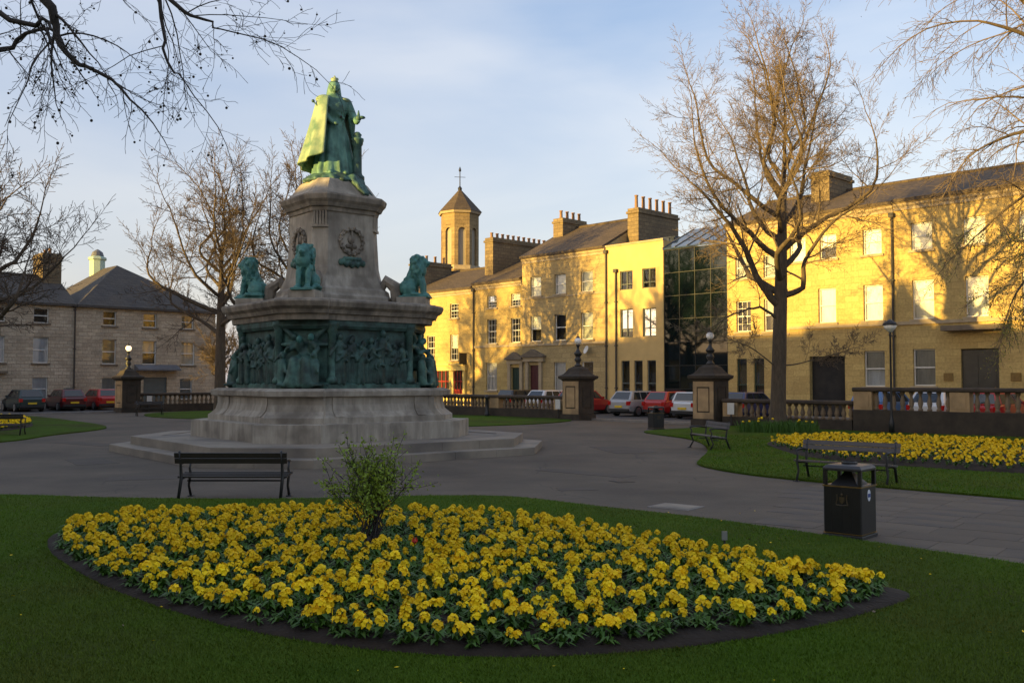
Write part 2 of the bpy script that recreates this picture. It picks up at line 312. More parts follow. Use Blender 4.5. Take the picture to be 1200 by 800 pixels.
def thing(name, loc=(0, 0, 0), rotz=0, label=None, cat=None, group=None):
    o = bpy.data.objects.new(name, None); C.objects.link(o); o.location = loc; o.rotation_euler = (0, 0, rotz); o.empty_display_size = .3
    return tag(o, label, cat, group)
def copy_tree(o, parent=None):
    c = o.copy(); C.objects.link(c)
    if parent is not None: c.parent = parent
    for ch in list(o.children): copy_tree(ch, c)
    return c
def bevel(o, w=.01, seg=2):
    b = o.modifiers.new('bevel', 'BEVEL'); b.width = w; b.segments = seg; b.limit_method = 'ANGLE'; b.angle_limit = R(35); return o
def mesh_from_np(name, verts, faces, mat, smooth=False):
    me = bpy.data.meshes.new(name); nv = len(verts); nf = len(faces); k = faces.shape[1]
    me.vertices.add(nv); me.vertices.foreach_set('co', np.asarray(verts, np.float32).ravel())
    me.loops.add(nf * k); me.loops.foreach_set('vertex_index', np.asarray(faces, np.int32).ravel())
    me.polygons.add(nf); me.polygons.foreach_set('loop_start', np.arange(0, nf * k, k, dtype=np.int32))
    try: me.polygons.foreach_set('loop_total', np.full(nf, k, np.int32))
    except Exception: pass
    me.update(calc_edges=True); me.materials.append(M[mat])
    if smooth: me.polygons.foreach_set('use_smooth', [True] * nf)
    return me
def capsule(mb, p0, p1, r0, r1, n=10):
    p0 = Vector(p0); p1 = Vector(p1)
    mb.tube([p0, p1], [r0, r1], n); mb.ball(p0, r0 * 1.0, n, 6); mb.ball(p1, r1 * 1.0, n, 6)
def remesh(mb, name, mat, voxel=.03, smooth=4, disp=None):
    me = mb.mesh(name + '_raw', M[mat]); o = bpy.data.objects.new('tmp', me); C.objects.link(o)
    r = o.modifiers.new('r', 'REMESH'); r.mode = 'VOXEL'; r.voxel_size = voxel; r.use_smooth_shade = True
    if smooth:
        sm = o.modifiers.new('s', 'SMOOTH'); sm.factor = .5; sm.iterations = smooth
    dg = bpy.context.evaluated_depsgraph_get(); dg.update()
    out = bpy.data.meshes.new_from_object(o.evaluated_get(dg)); out.name = name
    bpy.data.objects.remove(o); bpy.data.meshes.remove(me)
    if disp:
        for v in out.vertices: v.co = v.co + disp(v.co, v.normal)
    out.materials.clear(); out.materials.append(M[mat])
    out.polygons.foreach_set('use_smooth', [True] * len(out.polygons)); out.update()
    return out
def G(o, x, y, z=0):   # point of a grid-aligned frame
    return Vector((o[0], o[1], 0))
TER = Vector((6.55, 60, 0)); ROT_T = R(-46.1)          # terrace facade: origin, x to the right along the facade, y into the houses
LEF = Vector((-29.7, 68, 0)); ROT_L = GRID             # left-hand building
def ter(x, y, z=0): return TER + TX * x + E2 * y + Vector((0, 0, z))
def lef(x, y, z=0): return LEF + E2 * x + E1 * y + Vector((0, 0, z))
# ------------------------------------------------------------------ ground
def catmull(pts, k=6, closed=True):
    n = len(pts); out = []
    for i in range(n if closed else n - 1):
        p0, p1, p2, p3 = [Vector((*(pts[(i + d) % n] if closed else pts[min(max(i + d, 0), n - 1)]), 0)) for d in (-1, 0, 1, 2)]
        for j in range(k):
            t = j / k
            q = .5 * ((2 * p1) + (-p0 + p2) * t + (2 * p0 - 5 * p1 + 4 * p2 - p3) * t * t + (-p0 + 3 * p1 - 3 * p2 + p3) * t ** 3)
            out.append((q.x, q.y))
    return out
def area2(p): return sum(p[i - 1][0] * p[i][1] - p[i][0] * p[i - 1][1] for i in range(len(p)))
def inpoly(P, poly):
    x, y = P[:, 0], P[:, 1]; r = np.zeros(len(P), bool); n = len(poly); j = n - 1
    for i in range(n):
        xi, yi = poly[i]; xj, yj = poly[j]
        r ^= ((yi > y) != (yj > y)) & (x < (xj - xi) * (y - yi) / ((yj - yi) or 1e-9) + xi); j = i
    return r
def sheet(name, poly, z0, z1, mat, kind='structure'):
    if area2(poly) < 0: poly = poly[::-1]
    me = MB().prism(poly, z0, z1).mesh(name, M[mat])
    bm = bmesh.new(); bm.from_mesh(me); bmesh.ops.triangulate(bm, faces=[f for f in bm.faces if len(f.verts) > 4]); bm.to_mesh(me); bm.free()
    return tag(put(name, me), kind=kind)
def tpoly(*xy): return [tuple(ter(x, y))[:2] for x, y in xy]
tag(MB().add([(-700, -500, 0), (700, -500, 0), (700, 900, 0), (-700, 900, 0)], [(0, 1, 2, 3)]).build('ground', 'asphalt'), kind='structure')
path = sheet('path', tpoly((-20.2, -58), (60, -58), (60, -10.9), (-20.2, -10.9)), -.05, .02, 'tarmac')
sheet('pavement', tpoly((-24, -1.7), (45, -1.7), (45, 0.1), (-24, 0.1)), -.05, .12, 'pavement')
sheet('pavement', tpoly((-30.6, -46), (-28.9, -46), (-28.9, -1.7), (-30.6, -1.7)), -.05, .12, 'pavement')
sheet('pavement', tpoly((-30, -64), (60, -64), (60, -61), (-30, -61)), -.05, .12, 'pavement')
# kerb stones round the outside of the square
for (a, b, fix, ax) in ((-20.4, 60, -10.15, 0), (-58, -10.9, -20.9, 1)):
    kroot = None; p = a
    sheet('kerb', tpoly((a, fix - .15), (b, fix - .15), (b, fix + .15), (a, fix + .15)) if ax == 0 else tpoly((fix - .15, a), (fix + .15, a), (fix + .15, b), (fix - .15, b)), -.05, .1, 'kerb')

LAWN = catmull([(-17, 15), (-13, 16.8), (-8.92, 16.45), (-6.5, 15.99), (-3.87, 15.88), (-1.48, 16.3), (0.0, 16.15), (1.35, 14.94), (2.52, 13.94), (3.48, 12.85), (4.27, 11.85), (4.96, 11.0), (5.55, 10.26), (7.0, 8.2), (8.5, 5), (8.5, -5), (-17, -5)])
BED = catmull([(x_, y_ - .16 - (.12 if y_ < 9 else 0)) for x_, y_ in [(-5.54, 11.38), (-5.98, 12.63), (-5.5, 13.6), (-3.85, 14.1), (-1.91, 14.05), (-0.5, 13.65), (1.11, 12.29), (2.41, 10.69), (3.14, 9.7), (3.75, 9.0), (3.05, 8.36), (2.07, 7.69), (1.04, 7.25), (0.0, 7.08), (-0.98, 7.25), (-2.1, 7.79), (-3.31, 8.77), (-4.46, 9.9)]])
RLAWN = catmull([(5.13, 36.6), (6.07, 31.9), (5.7, 27.3), (4.79, 23.86), (4.45, 22.2), (4.95, 20.35), (5.81, 19.0), (7.1, 17.56), (8.61, 15.98), (11, 13.2), (16, 9), (24, 14), (22, 28.5), (18.2, 32.8), (14.8, 36.3), (11.5, 39.8), (9.6, 41.2), (7.6, 39.4)])
RBED = catmull([(8.21, 30.2), (10.4, 31.6), (13.13, 30.0), (15.01, 27.6), (16.6, 25), (13.6, 18.5), (10.8, 20.1), (9.29, 21.5), (7.75, 23.7), (7.6, 26.6)])
LLAWN = catmull([(-17.1, 39.71), (-16.79, 34.31), (-16.9, 30.0), (-22, 27), (-33, 38), (-36, 46), (-30, 52.5), (-26.7, 52), (-21, 45.5)])
LBED = catmull([(-27.5, 46.5), (-24.8, 47.4), (-21.9, 43), (-20.2, 39.2), (-20.2, 36.0), (-24, 36)])
BACKL = catmull([(-21.5, 58), (-19.4, 51), (-14, 48), (-9.5, 50), (-6, 54), (-12, 64), (-15, 66)])
BACKR = catmull([(-3.6, 41.4), (0.0, 42.2), (2.6, 45.6), (2.4, 48.6), (-2.5, 53.5), (-7, 55), (-8.5, 49)])
for nm, po in (('lawn', LAWN), ('lawn', RLAWN), ('lawn', LLAWN), ('lawn', BACKL), ('lawn', BACKR)): sheet(nm, po, -.03, .06, 'lawn')
def bed(name, poly, top):
    cx = sum(p[0] for p in poly) / len(poly); cy = sum(p[1] for p in poly) / len(poly)
    rings = []
    for k, z in ((1.0, .03), (.985, .075), (.93, .11), (.75, top), (.4, top + .03), (.02, top + .04)):
        rings.append([(cx + (p[0] - cx) * k, cy + (p[1] - cy) * k, z + .018 * mnoise.noise(Vector((p[0] * 3 * k, p[1] * 3 * k, k)))) for p in poly])
    return tag(MB().loft(rings).build(name, 'soil', smooth=True), kind='structure')
bed('flower_bed', BED, .15); bed('flower_bed', RBED, .16); bed('flower_bed', LBED, .16)

# flagstones of the right-hand path: each slab a piece of the path
slab_me = {}
rs = random.Random(3)
def slab_mesh(w, h, k):
    key = (w, h, k)
    if key not in slab_me:
        g = .0055; b = .004
        ring0 = [(-w / 2 + g, -h / 2 + g, -.01), (w / 2 - g, -h / 2 + g, -.01), (w / 2 - g, h / 2 - g, -.01), (-w / 2 + g, h / 2 - g, -.01)]
        ring1 = [(x, y, .012) for x, y, z in ring0]
        ring2 = [(x * (1 - b / w * 2), y * (1 - b / h * 2), .017) for x, y, z in ring0]
        slab_me[key] = MB().loft([ring0, ring1, ring2]).mesh('flagstone', M[('slab', 'slab2', 'slab3')[k]])
    return slab_me[key]
SLABZONE = [(3.4, 12.75), (4.3, 11.6), (5.6, 10.1), (8.6, 5), (17.5, 7.5), (8.9, 15.9), (7.2, 17.4), (5.6, 18.6), (4.8, 16.6)]
cnt = 0
U = Vector((.78, -.62)); V_ = Vector((.62, .78))
row = -14
while row < 16:
    rh = .62
    x = -14 + (.45 if row % 2 else 0)
    while x < 14:
        w = rs.choice((.75, .9, .9, 1.05))
        cpt = Vector((7.2, 12.4)) + U * (x + w / 2) + V_ * (row * rh)
        if inpoly(np.array([[cpt.x, cpt.y]]), SLABZONE)[0]:
            o = put('flagstone', slab_mesh(w, rh, rs.choice((0, 0, 1, 2))), path, (cpt.x, cpt.y, .008 + rs.uniform(-.0012, .0012)), math.atan2(U.y, U.x))
            o.rotation_euler.x = rs.uniform(-.0012, .0012); cnt += 1
        x += w
    row += 1
rs2 = random.Random(19)
for cx_, cy_, w_, h_, rz_ in ((-7.6, 19.6, 1.5, .8, .3), (1.6, 20.6, 2.4, .55, -.75), (3.2, 27.5, 1.2, 2.6, .2), (-10.5, 23.5, .9, 1.9, .6), (1.2, 17.6, .7, .5, .1), (-13.5, 30, 3.0, .8, -.6)):
    poly_ = []
    for u_, v_ in [(-1 + k / 3, -1) for k in range(6)] + [(1, -1 + k / 2) for k in range(4)] + [(1 - k / 3, 1) for k in range(6)] + [(-1, 1 - k / 2) for k in range(4)]:
        x_ = u_ * w_ / 2 + rs2.uniform(-.03, .03); y_ = v_ * h_ / 2 + rs2.uniform(-.03, .03); poly_.append((cx_ + x_ * math.cos(rz_) - y_ * math.sin(rz_), cy_ + x_ * math.sin(rz_) + y_ * math.cos(rz_)))
    MB().prism(poly_, .0, .0245).build('tarmac_patch', 'patch', path)
gt = thing('drain_grate', (2.2, 18.9, .02), .4, 'small iron drain grate set in the tarmac path', 'drain')
MB().box(-.2, .2, -.2, .2, -.03, .004).build('frame', 'joint', gt)
for k in range(6): MB().box(-.17, .17, -.17 + k * .062, -.135 + k * .062, .0, .009).build('bar', 'iron', gt)
# pale inspection cover set in the path
t = thing('inspection_cover', (2.62, 15.1, .02), R(-38), 'pale grey rectangular inspection cover set in the dark path', 'cover')
MB().box(-.36, .36, -.3, .3, -.03, .012).build('frame', 'kerb', t); MB().box(-.31, .31, -.25, .25, .0, .018).build('plate', 'mstep', t)

# ------------------------------------------------------------------ buildings
wcache = {}
def wmesh(key, fn):
    if key not in wcache: wcache[key] = fn()
    return wcache[key]
def window(par, x, z, w, h, fr='white_paint', style='sash', back='room', frac=1.0, sill='trim', rec=.13):
    w = round(w, 2); h = round(h, 2); key = (w, h, fr, style)
    def frame():
        b = MB(); t = .055
        b.box(-w / 2, -w / 2 + t, rec, rec + .09, 0, h); b.box(w / 2 - t, w / 2, rec, rec + .09, 0, h)
        b.box(-w / 2 + t, w / 2 - t, rec, rec + .09, h - t, h); b.box(-w / 2 + t, w / 2 - t, rec, rec + .09, 0, t)
        if style in ('sash', 'bars'): b.box(-w / 2 + t, w / 2 - t, rec - .01, rec + .07, h / 2 - .03, h / 2 + .03)
        if style == 'bars':
            for k in (-1, 1): b.box(k * w / 6 - .012, k * w / 6 + .012, rec + .01, rec + .05, t, h - t)
            for zz in (h * .25, h * .75): b.box(-w / 2 + t, w / 2 - t, rec + .012, rec + .048, zz - .012, zz + .012)
        if style == 'casement':
            b.box(-.03, .03, rec - .01, rec + .07, t, h - t); b.box(-w / 2 + t, w / 2 - t, rec - .008, rec + .06, h * .3 - .025, h * .3 + .025)
        if style == 'tall': b.box(-w / 2 + t, w / 2 - t, rec - .01, rec + .07, h * .3 - .04, h * .3 + .04)
        return b.mesh('window', M[fr])
    o = put('window', wmesh(('f',) + key, frame), par, (x, 0, z))
    splits = {'sash': [(0, .5), (.5, 1)], 'bars': [(0, .5), (.5, 1)], 'casement': [(0, .3), (.3, 1)], 'tall': [(0, .3), (.3, 1)]}.get(style, [(0, 1)])
    for a, c in splits:
        put('pane', wmesh(('p', w, h, a, c), lambda: MB().add([(-w / 2 + .04, rec + .035, h * a + .01), (w / 2 - .04, rec + .035, h * a + .01), (w / 2 - .04, rec + .035, h * c - .01), (-w / 2 + .04, rec + .035, h * c - .01)], [(0, 1, 2, 3)]).mesh('pane', M['glass'])), o)
    put('room_back', wmesh(('r', w, h), lambda: MB().box(-w / 2 - .05, w / 2 + .05, rec + .35, rec + .37, -.05, h + .05).mesh('room_back', M['room'])), o)
    if back != 'room':
        z0 = h * (1 - frac)
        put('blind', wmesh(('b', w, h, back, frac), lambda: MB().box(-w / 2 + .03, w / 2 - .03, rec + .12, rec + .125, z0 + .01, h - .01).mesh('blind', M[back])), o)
    if sill: put('sill', wmesh(('s', w, sill), lambda: MB().box(-w / 2 - .12, w / 2 + .12, -.09, .12, -.13, -.004).mesh('sill', M[sill])), o)
    return o
def wall(par, x0, x1, z1, openings, mat, depth=9.0, ridge=None, reveal=.24, z0=0.0, name='wall'):
    xs = sorted({x0, x1, *[q for o in openings for q in (o[0], o[1])]}); zs = sorted({z0, z1, *[q for o in openings for q in (o[2], o[3])]})
    b = MB()
    for i in range(len(xs) - 1):
        for j in range(len(zs) - 1):
            cx = (xs[i] + xs[i + 1]) / 2; cz = (zs[j] + zs[j + 1]) / 2
            if any(o[0] < cx < o[1] and o[2] < cz < o[3] for o in openings): continue
            b.add([(xs[i], 0, zs[j]), (xs[i + 1], 0, zs[j]), (xs[i + 1], 0, zs[j + 1]), (xs[i], 0, zs[j + 1])], [(0, 1, 2, 3)])
    for o in openings:
        a, c, d, e = o
        P = [(a, 0, d), (c, 0, d), (c, 0, e), (a, 0, e), (a, reveal, d), (c, reveal, d), (c, reveal, e), (a, reveal, e)]
        b.add(P, [(0, 4, 5, 1), (1, 5, 6, 2), (2, 6, 7, 3), (3, 7, 4, 0)])
    for x in (x0, x1):
        if ridge: b.add([(x, 0, z0), (x, depth, z0), (x, depth, z1), (x, depth / 2, ridge), (x, 0, z1)], [(0, 1, 2, 3, 4)])
        else: b.add([(x, 0, z0), (x, depth, z0), (x, depth, z1), (x, 0, z1)], [(0, 1, 2, 3)])
    b.add([(x0, depth, z0), (x1, depth, z0), (x1, depth, z1), (x0, depth, z1)], [(0, 3, 2, 1)])
    me = bpy.data.meshes.new(name); me.from_pydata(b.v, [], b.f); me.update(); me.materials.append(M[mat])
    return put(name, me, par)
def gable_roof(par, x0, x1, ze, zr, depth, mat, over=.28, th=.16):
    b = MB(); m = depth / 2; s = (zr - ze) / m
    for sg in (0, 1):
        f = (lambda y: y) if sg == 0 else (lambda y: depth - y)
        prof = [(-over, ze - s * over), (m, zr), (m, zr + th), (-over, ze - s * over + th)]
        b.loft([[(x, f(y), z) for y, z in prof] for x in (x0, x1)])
    b.tube([(x0, m, zr + th), (x1, m, zr + th)], .12, 6)
    return b.build('roof', mat, par)
def chimney(par, x, y0, y1, z0, z1, w=.95, pots=6, mat='chimney', poth=.55):
    b = MB(); b.box(x - w / 2, x + w / 2, y0, y1, z0, z1 - .35); b.box(x - w / 2 - .08, x + w / 2 + .08, y0 - .08, y1 + .08, z1 - .35, z1 - .2); b.box(x - w / 2, x + w / 2, y0, y1, z1 - .2, z1)
    c = b.build('chimney', mat, par)
    pm_ = wmesh(('pot', poth), lambda: MB().lathe([(.15, 0), (.12, .08), (.10, poth - .1), (.135, poth - .06), (.13, poth), (.08, poth)], 10).mesh('chimney_pot', M['pot'], True))
    for k in range(pots): put('chimney_pot', pm_, c, (x, y0 + (y1 - y0) * (k + .5) / pots, z1))
    return c
def pipe(par, x, z1, y=-.09):
    b = MB().tube([(x, y, .1), (x, y, z1)], .055, 8); b.box(x - .13, x + .13, y - .12, y + .07, z1, z1 + .22)
    for z in (1.5, 4.2, 7): b.box(x - .085, x + .085, y - .07, y + .07, z, z + .07)
    return b.build('drainpipe', 'pipe', par)
def band(par, x0, x1, z, h=.16, d=.08, mat='trim', name='string_course'): return MB().box(x0, x1, -d, .02, z, z + h).build(name, mat, par)
def cornice(par, x0, x1, z, mat='trim'):
    return MB().loft([[(x, y, zz) for y, zz in ((.05, z - .45), (-.06, z - .45), (-.06, z - .3), (-.14, z - .22), (-.14, z - .12), (-.24, z - .06), (-.24, z - .005), (.05, z - .005))] for x in (x0, x1)]).build('cornice', mat, par)
def door(par, x, z0, w, h, mat, surround='trim', ped=0.0):
    o = MB().box(x - w / 2, x + w / 2, .14, .2, z0, z0 + h).build('door', mat, par)
    b = MB()
    for k in (-1, 1):
        for a, c in ((.12, .42), (.5, .92)): b.box(x + k * w * .24 - w * .17, x + k * w * .24 + w * .17, .122, .145, z0 + h * a, z0 + h * c)
    b.build('door_panel', mat, o); MB().ball((x + w * .38, .11, z0 + h * .47), .04).build('handle', 'gold', o)
    if ped:
        f = MB()
        for k in (-1, 1): f.box(x + k * (w / 2 + .17) - .13, x + k * (w / 2 + .17) + .13, -.14, .1, .12, z0 + h + .25)
        f.box(x - ped / 2 + .1, x + ped / 2 - .1, -.2, .1, z0 + h + .252, z0 + h + .55)
        so = f.build('door_surround', surround, par)
        zt = z0 + h + .552
        MB().extr_y([(x - ped / 2, zt), (x + ped / 2, zt), (x + ped / 2, zt + .1), (x, zt + .55), (x - ped / 2, zt + .1)], -.32, .08).build('pediment', 'trim_dark', so)
    return o
def house(name, x0, x1, ze, zr, mat, roofmat, label, depth=9.0, frame='T', group=None):
    xc = (x0 + x1) / 2; pos = ter(xc, 0) if frame == 'T' else lef(xc, 0)
    h = thing(name, pos, ROT_T if frame == 'T' else ROT_L, label, 'building', group); h['xc'] = xc
    return h, (lambda x: x - xc)
def rect(x, w, z, h): return (x - w / 2, x + w / 2, z, z + h)
def wins(par, q, wl, **kw):
    for (x, w, z, h, *r) in wl:
        d = dict(kw); d.update(r[0] if r else {}); window(par, q(x), z, w, h, **d)
GT = 'terrace of golden stone houses'
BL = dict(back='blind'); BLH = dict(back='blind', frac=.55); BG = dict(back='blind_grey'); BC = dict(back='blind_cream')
# A: far pub
hA, q = house('terraced_house', -22, -13.57, 8.95, 10.9, 'stone_gold', 'slate_brown', 'golden stone house with yellow pub front and red windows at the far end', group=GT)
wl = [(-15.8, 1.0, 6.75, 1.12), (-15.8, .95, 3.55, 1.95, BLH), (-18.6, 1.0, 6.75, 1.12), (-18.6, .95, 3.55, 1.95), (-20.8, .95, 3.55, 1.95), (-20.8, 1, 6.75, 1.12)]
wall(hA, q(-22), q(-13.572), 8.95, [rect(q(x), w, z, h) for x, w, z, h, *r in wl], 'stone_gold', ridge=10.9)
wins(hA, q, wl, style='bars'); gable_roof(hA, q(-22.1), q(-13.6), 8.95, 10.9, 9, 'slate_brown'); cornice(hA, q(-22), q(-13.58), 8.9)
chimney(hA, q(-21.6), .6, 4.2, 9, 11.7, 1.0, 4)
fr = MB(); fr.box(q(-17.9), q(-14.2), -.3, .0, 2.75, 3.15); fr.box(q(-17.8), q(-14.3), -.4, .0, 3.15, 3.3)
for x in (-17.75, -16.0 - .02, -15.75, -14.45): fr.box(q(x) - .12, q(x) + .12, -.22, -.01, .12, 2.75)
fr.box(q(-17.6), q(-14.6), -.16, -.01, .12, 1.0); pf = fr.build('shop_front', 'pub', hA)
for x0_, x1_ in ((-17.6, -16.15), (-15.6, -14.6)):
    MB().box(q(x0_) - .02, q(x1_) + .02, -.06, -.012, 1.0, 2.75).build('shop_window', 'room', pf)
    b = MB(); w_ = (x1_ - x0_)
    for k in range(4): xx = q(x0_) + w_ * k / 3; b.box(xx - .035, xx + .035, -.12, -.062, 1.0, 2.75)
    b.box(q(x0_), q(x1_), -.115, -.064, 1.9, 1.98); b.box(q(x0_), q(x1_), -.12, -.06, 1.0, 1.35); b.build('shop_window_bar', 'pub_red', pf)
sgn = MB().box(q(-14.05), q(-13.98), -1.0, -.3, 3.2, 4.0); sgn.box(q(-14.03), q(-14.0), -1.05, 0, 4.0, 4.05); sgn.build('hanging_sign', 'door_dark', hA)
# B
hB, q = house('terraced_house', -13.57, -8.41, 9.2, 11.3, 'stone_gold', 'slate_brown', 'two window wide golden stone house with dark green door', group=GT)
wl = [(-11.56, 1.0, 7.3, .9, BLH), (-9.07, .95, 7.3, .9, BLH), (-11.56, 1.0, 4.68, 1.8), (-9.07, .95, 4.7, 1.75), (-11.6, 1.15, 1.3, 2.0, BL)]
wall(hB, q(-13.568), q(-8.412), 9.2, [rect(q(x), w, z, h) for x, w, z, h, *r in wl] + [rect(q(-9.05), .9, .12, 2.8)], 'stone_gold', ridge=11.3)
wins(hB, q, wl, style='bars'); gable_roof(hB, q(-13.57), q(-8.45), 9.2, 11.3, 9, 'slate_brown'); cornice(hB, q(-13.56), q(-8.43), 9.15)
band(hB, q(-13.56), q(-8.43), 4.4); door(hB, q(-9.05), .12, .88, 2.8, 'door_green', ped=1.75)
chimney(hB, q(-13.2), 1.2, 8.0, 9.5, 12.75, .9, 12, poth=.4); pipe(hB, q(-13.5), 8.6)
# C
hC, q = house('terraced_house', -8.41, -.72, 10.7, 13.0, 'stone_gold2', 'slate_brown', 'three storey golden stone house with maroon door under a large pediment', group=GT)
wl = [(x, 1.05, z, h, o) for (x, os_) in ((-7.07, (BL, BLH)), (-4.74, (BL, {})), (-2.33, (BG, BG))) for z, h, o in ((7.87, 1.35, os_[0]), (4.72, 1.78, os_[1]))] + [(-4.8, 1.1, 1.28, 1.98, BL), (-2.32, 1.05, 1.28, 1.98, BL)]
wall(hC, q(-8.408), q(-.722), 10.7, [rect(q(x), w, z, h) for x, w, z, h, *r in wl] + [rect(q(-7.2), .98, .12, 2.95)], 'stone_gold2', ridge=13.0)
wins(hC, q, wl); gable_roof(hC, q(-8.41), q(-.75), 10.7, 13.0, 9, 'slate_brown'); cornice(hC, q(-8.4), q(-.73), 10.65)
band(hC, q(-8.4), q(-.73), 4.4); band(hC, q(-8.4), q(-.73), 7.66, .1, .05)
door(hC, q(-7.2), .12, .96, 2.95, 'door_red', ped=2.25); chimney(hC, q(-7.75), 3.0, 5.6, 11.4, 13.75, .95, 4, poth=.6)
dsh = MB().lathe([(.02, 0), (.26, .05), (.28, .07), (.02, .02)], 14).build('satellite_dish', 'white_paint', hC, loc=(q(-2.1), -.3, 4.0)); dsh.rotation_euler = (R(70), 0, R(-20))
# D: cream rendered block
hD, q = house('office_block', -.72, 3.9, 10.6, 10.6, 'cream', 'slate', 'cream rendered flat fronted block with dark framed windows beside glass front')
wl = [(1.0, 1.02, 7.75, 1.2), (2.8, 1.05, 7.75, 1.22), (1.0, 1.02, 4.74, 1.78, dict(back='blind_grey', frac=.8)), (2.8, 1.03, 4.74, 1.75)] + [(x, .67, 1.24, 2.02, dict(style='tall')) for x in (.9, 1.93, 2.96)]
wall(hD, q(-.718), q(3.898), 10.6, [rect(q(x), w, z, h) for x, w, z, h, *r in wl], 'cream', reveal=.2)
wins(hD, q, wl, fr='garage', style='casement', sill=None, rec=.1)
MB().box(q(-.74), q(3.92), -.06, .35, 10.6, 10.72).build('coping', 'trim', hD); MB().box(q(-.7), q(3.88), .3, 8.9, 10.3, 10.5).build('flat_roof', 'lead', hD)
pipe(hD, q(.2), 8.9); chimney(hD, q(-.2), 2.2, 6.6, 10.5, 13.4, .9, 6, poth=.9); pipe(hD, q(-.62), 10.2)
ml = MB()
for k in range(6): ml.box(q(1.6) + k * .36, q(1.6) + k * .36 + .28, 1.4, 1.46, 10.52, 10.95)
ml.box(q(1.5), q(3.8), 1.38, 3, 10.95, 11.02); ml.build('rooflight', 'carglass', hD)
# glass front
hG, q = house('glass_building', 3.9, 8.44, 10.0, 10.0, 'curtain_glass', 'lead', 'dark reflective glass fronted block between cream walls')
NX, NZ = 4, 7; W0, W1, H0, H1 = q(3.93), q(8.41), .1, 9.95
gr = MB()
for i in range(NX + 1): xx = W0 + (W1 - W0) * i / NX; gr.box(xx - .018, xx + .018, .03, .14, H0, H1)
for j in range(NZ + 1): zz = H0 + (H1 - H0) * j / NZ; gr.box(W0 + .02, W1 - .02, .035, .13, zz - .018, zz + .018)
gr.build('mullion_grid', 'mullion', hG)
rg = random.Random(5)
for i in range(NX):
    for j in range(NZ):
        x0_, x1_ = [W0 + (W1 - W0) * (i + k) / NX for k in (0, 1)]; z0_, z1_ = [H0 + (H1 - H0) * (j + k) / NZ for k in (0, 1)]
        o = MB().box(-(x1_ - x0_) / 2 + .02, (x1_ - x0_) / 2 - .02, -.01, .01, -(z1_ - z0_) / 2 + .02, (z1_ - z0_) / 2 - .02).build('glass_panel', 'curtain_glass', hG, loc=((x0_ + x1_) / 2, .07, (z0_ + z1_) / 2))
        o.rotation_euler = (rg.uniform(-.012, .012), 0, rg.uniform(-.012, .012))
MB().box(q(3.95), q(8.4), .16, 8.9, .1, 9.9).build('core', 'room', hG)
MB().loft([[(x, y, z) for y, z in ((-.1, 9.97), (3.2, 11.55), (3.2, 11.62), (-.1, 10.06))] for x in (q(3.92), q(8.42))]).build('sloping_glass_roof', 'roof_glass', hG)
b = MB()
for i in range(6): xx = q(3.92) + 4.5 * i / 5; b.loft([[(x, y, z) for y, z in ((-.12, 10.062), (3.2, 11.622), (3.2, 11.66), (-.12, 10.1))] for x in (xx - .03, xx + .03)])
b.build('roof_bar', 'lead', hG)
MB().box(q(6.0), q(7.6), .0, .06, .12, 2.35).build('entrance_frame', 'garage', hG)
# E
hE, q = house('terraced_house', 8.44, 18.2, 10.95, 12.7, 'stone_gold', 'slate_brown', 'long golden stone house with dark square archway behind the large tree', group=GT)
wl = [(9.45, .92, 7.8, 1.25, BG), (11.23, .85, 7.75, 1.25, BG), (9.5, .95, 4.78, 1.75, dict(style='bars')), (11.23, .85, 4.75, 1.8, dict(back='blind_grey', frac=.5)), (9.35, .66, 1.15, 2.1, dict(style='tall', fr='door_green')), (10.45, .66, 1.15, 2.1, dict(style='tall', fr='door_green')),
      (12.9, .95, 8.45, 1.3, BL), (14.66, .95, 8.45, 1.3, BLH), (17.07, 1.0, 8.45, 1.3, BL), (14.57, 1.0, 5.07, 1.83, BL), (17.08, 1.02, 5.07, 1.83, BL), (17.1, 1.08, 1.72, 1.8, BG)]
wall(hE, q(8.442), q(18.198), 10.95, [rect(q(x), w, z, h) for x, w, z, h, *r in wl] + [rect(q(14.52), 2.0, .0, 3.3)], 'stone_gold', ridge=12.7, reveal=.3)
wins(hE, q, wl); gable_roof(hE, q(8.44), q(18.2), 10.95, 12.7, 9, 'slate_brown'); cornice(hE, q(8.45), q(18.19), 10.9)
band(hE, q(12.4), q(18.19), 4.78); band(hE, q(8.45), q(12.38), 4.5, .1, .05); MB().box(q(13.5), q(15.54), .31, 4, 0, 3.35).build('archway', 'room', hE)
chimney(hE, q(13.0), 2.4, 5.2, 11.5, 13.75, 1.1, 0); pipe(hE, q(18.14), 10.2)
lp = MB().box(q(11.9), q(12.15), -.4, 0, 6.9, 7.05); lp.box(q(11.85), q(12.2), -.5, -.4, 6.75, 7.05); lp.build('floodlight', 'notice', hE)
# F
hF, q = house('terraced_house', 18.2, 30.5, 11.0, 12.7, 'stone_gold', 'slate_brown', 'golden stone house with wide dark doorway under a stone hood at right edge', group=GT)
wl = [(19.58, 1.03, 8.45, 1.35, BL), (22.05, 1.0, 8.48, 1.3, BL), (24.5, 1.0, 8.48, 1.3, BL), (27, 1.0, 8.48, 1.3, BL), (19.6, 1.06, 5.03, 1.93, BL), (22.12, 1.05, 5.03, 1.93, BL), (24.6, 1.05, 5.03, 1.93, BL), (27, 1.05, 5.03, 1.93, BL), (19.6, 1.07, 1.76, 1.8, BG), (26.2, 1.07, 1.76, 1.8, BG)]  # white blinds stand in for bright sky reflected in these panes
wall(hF, q(18.202), q(30.5), 11.0, [rect(q(x), w, z, h) for x, w, z, h, *r in wl] + [rect(q(22.18), 1.7, .12, 3.4)], 'stone_gold', ridge=12.7)
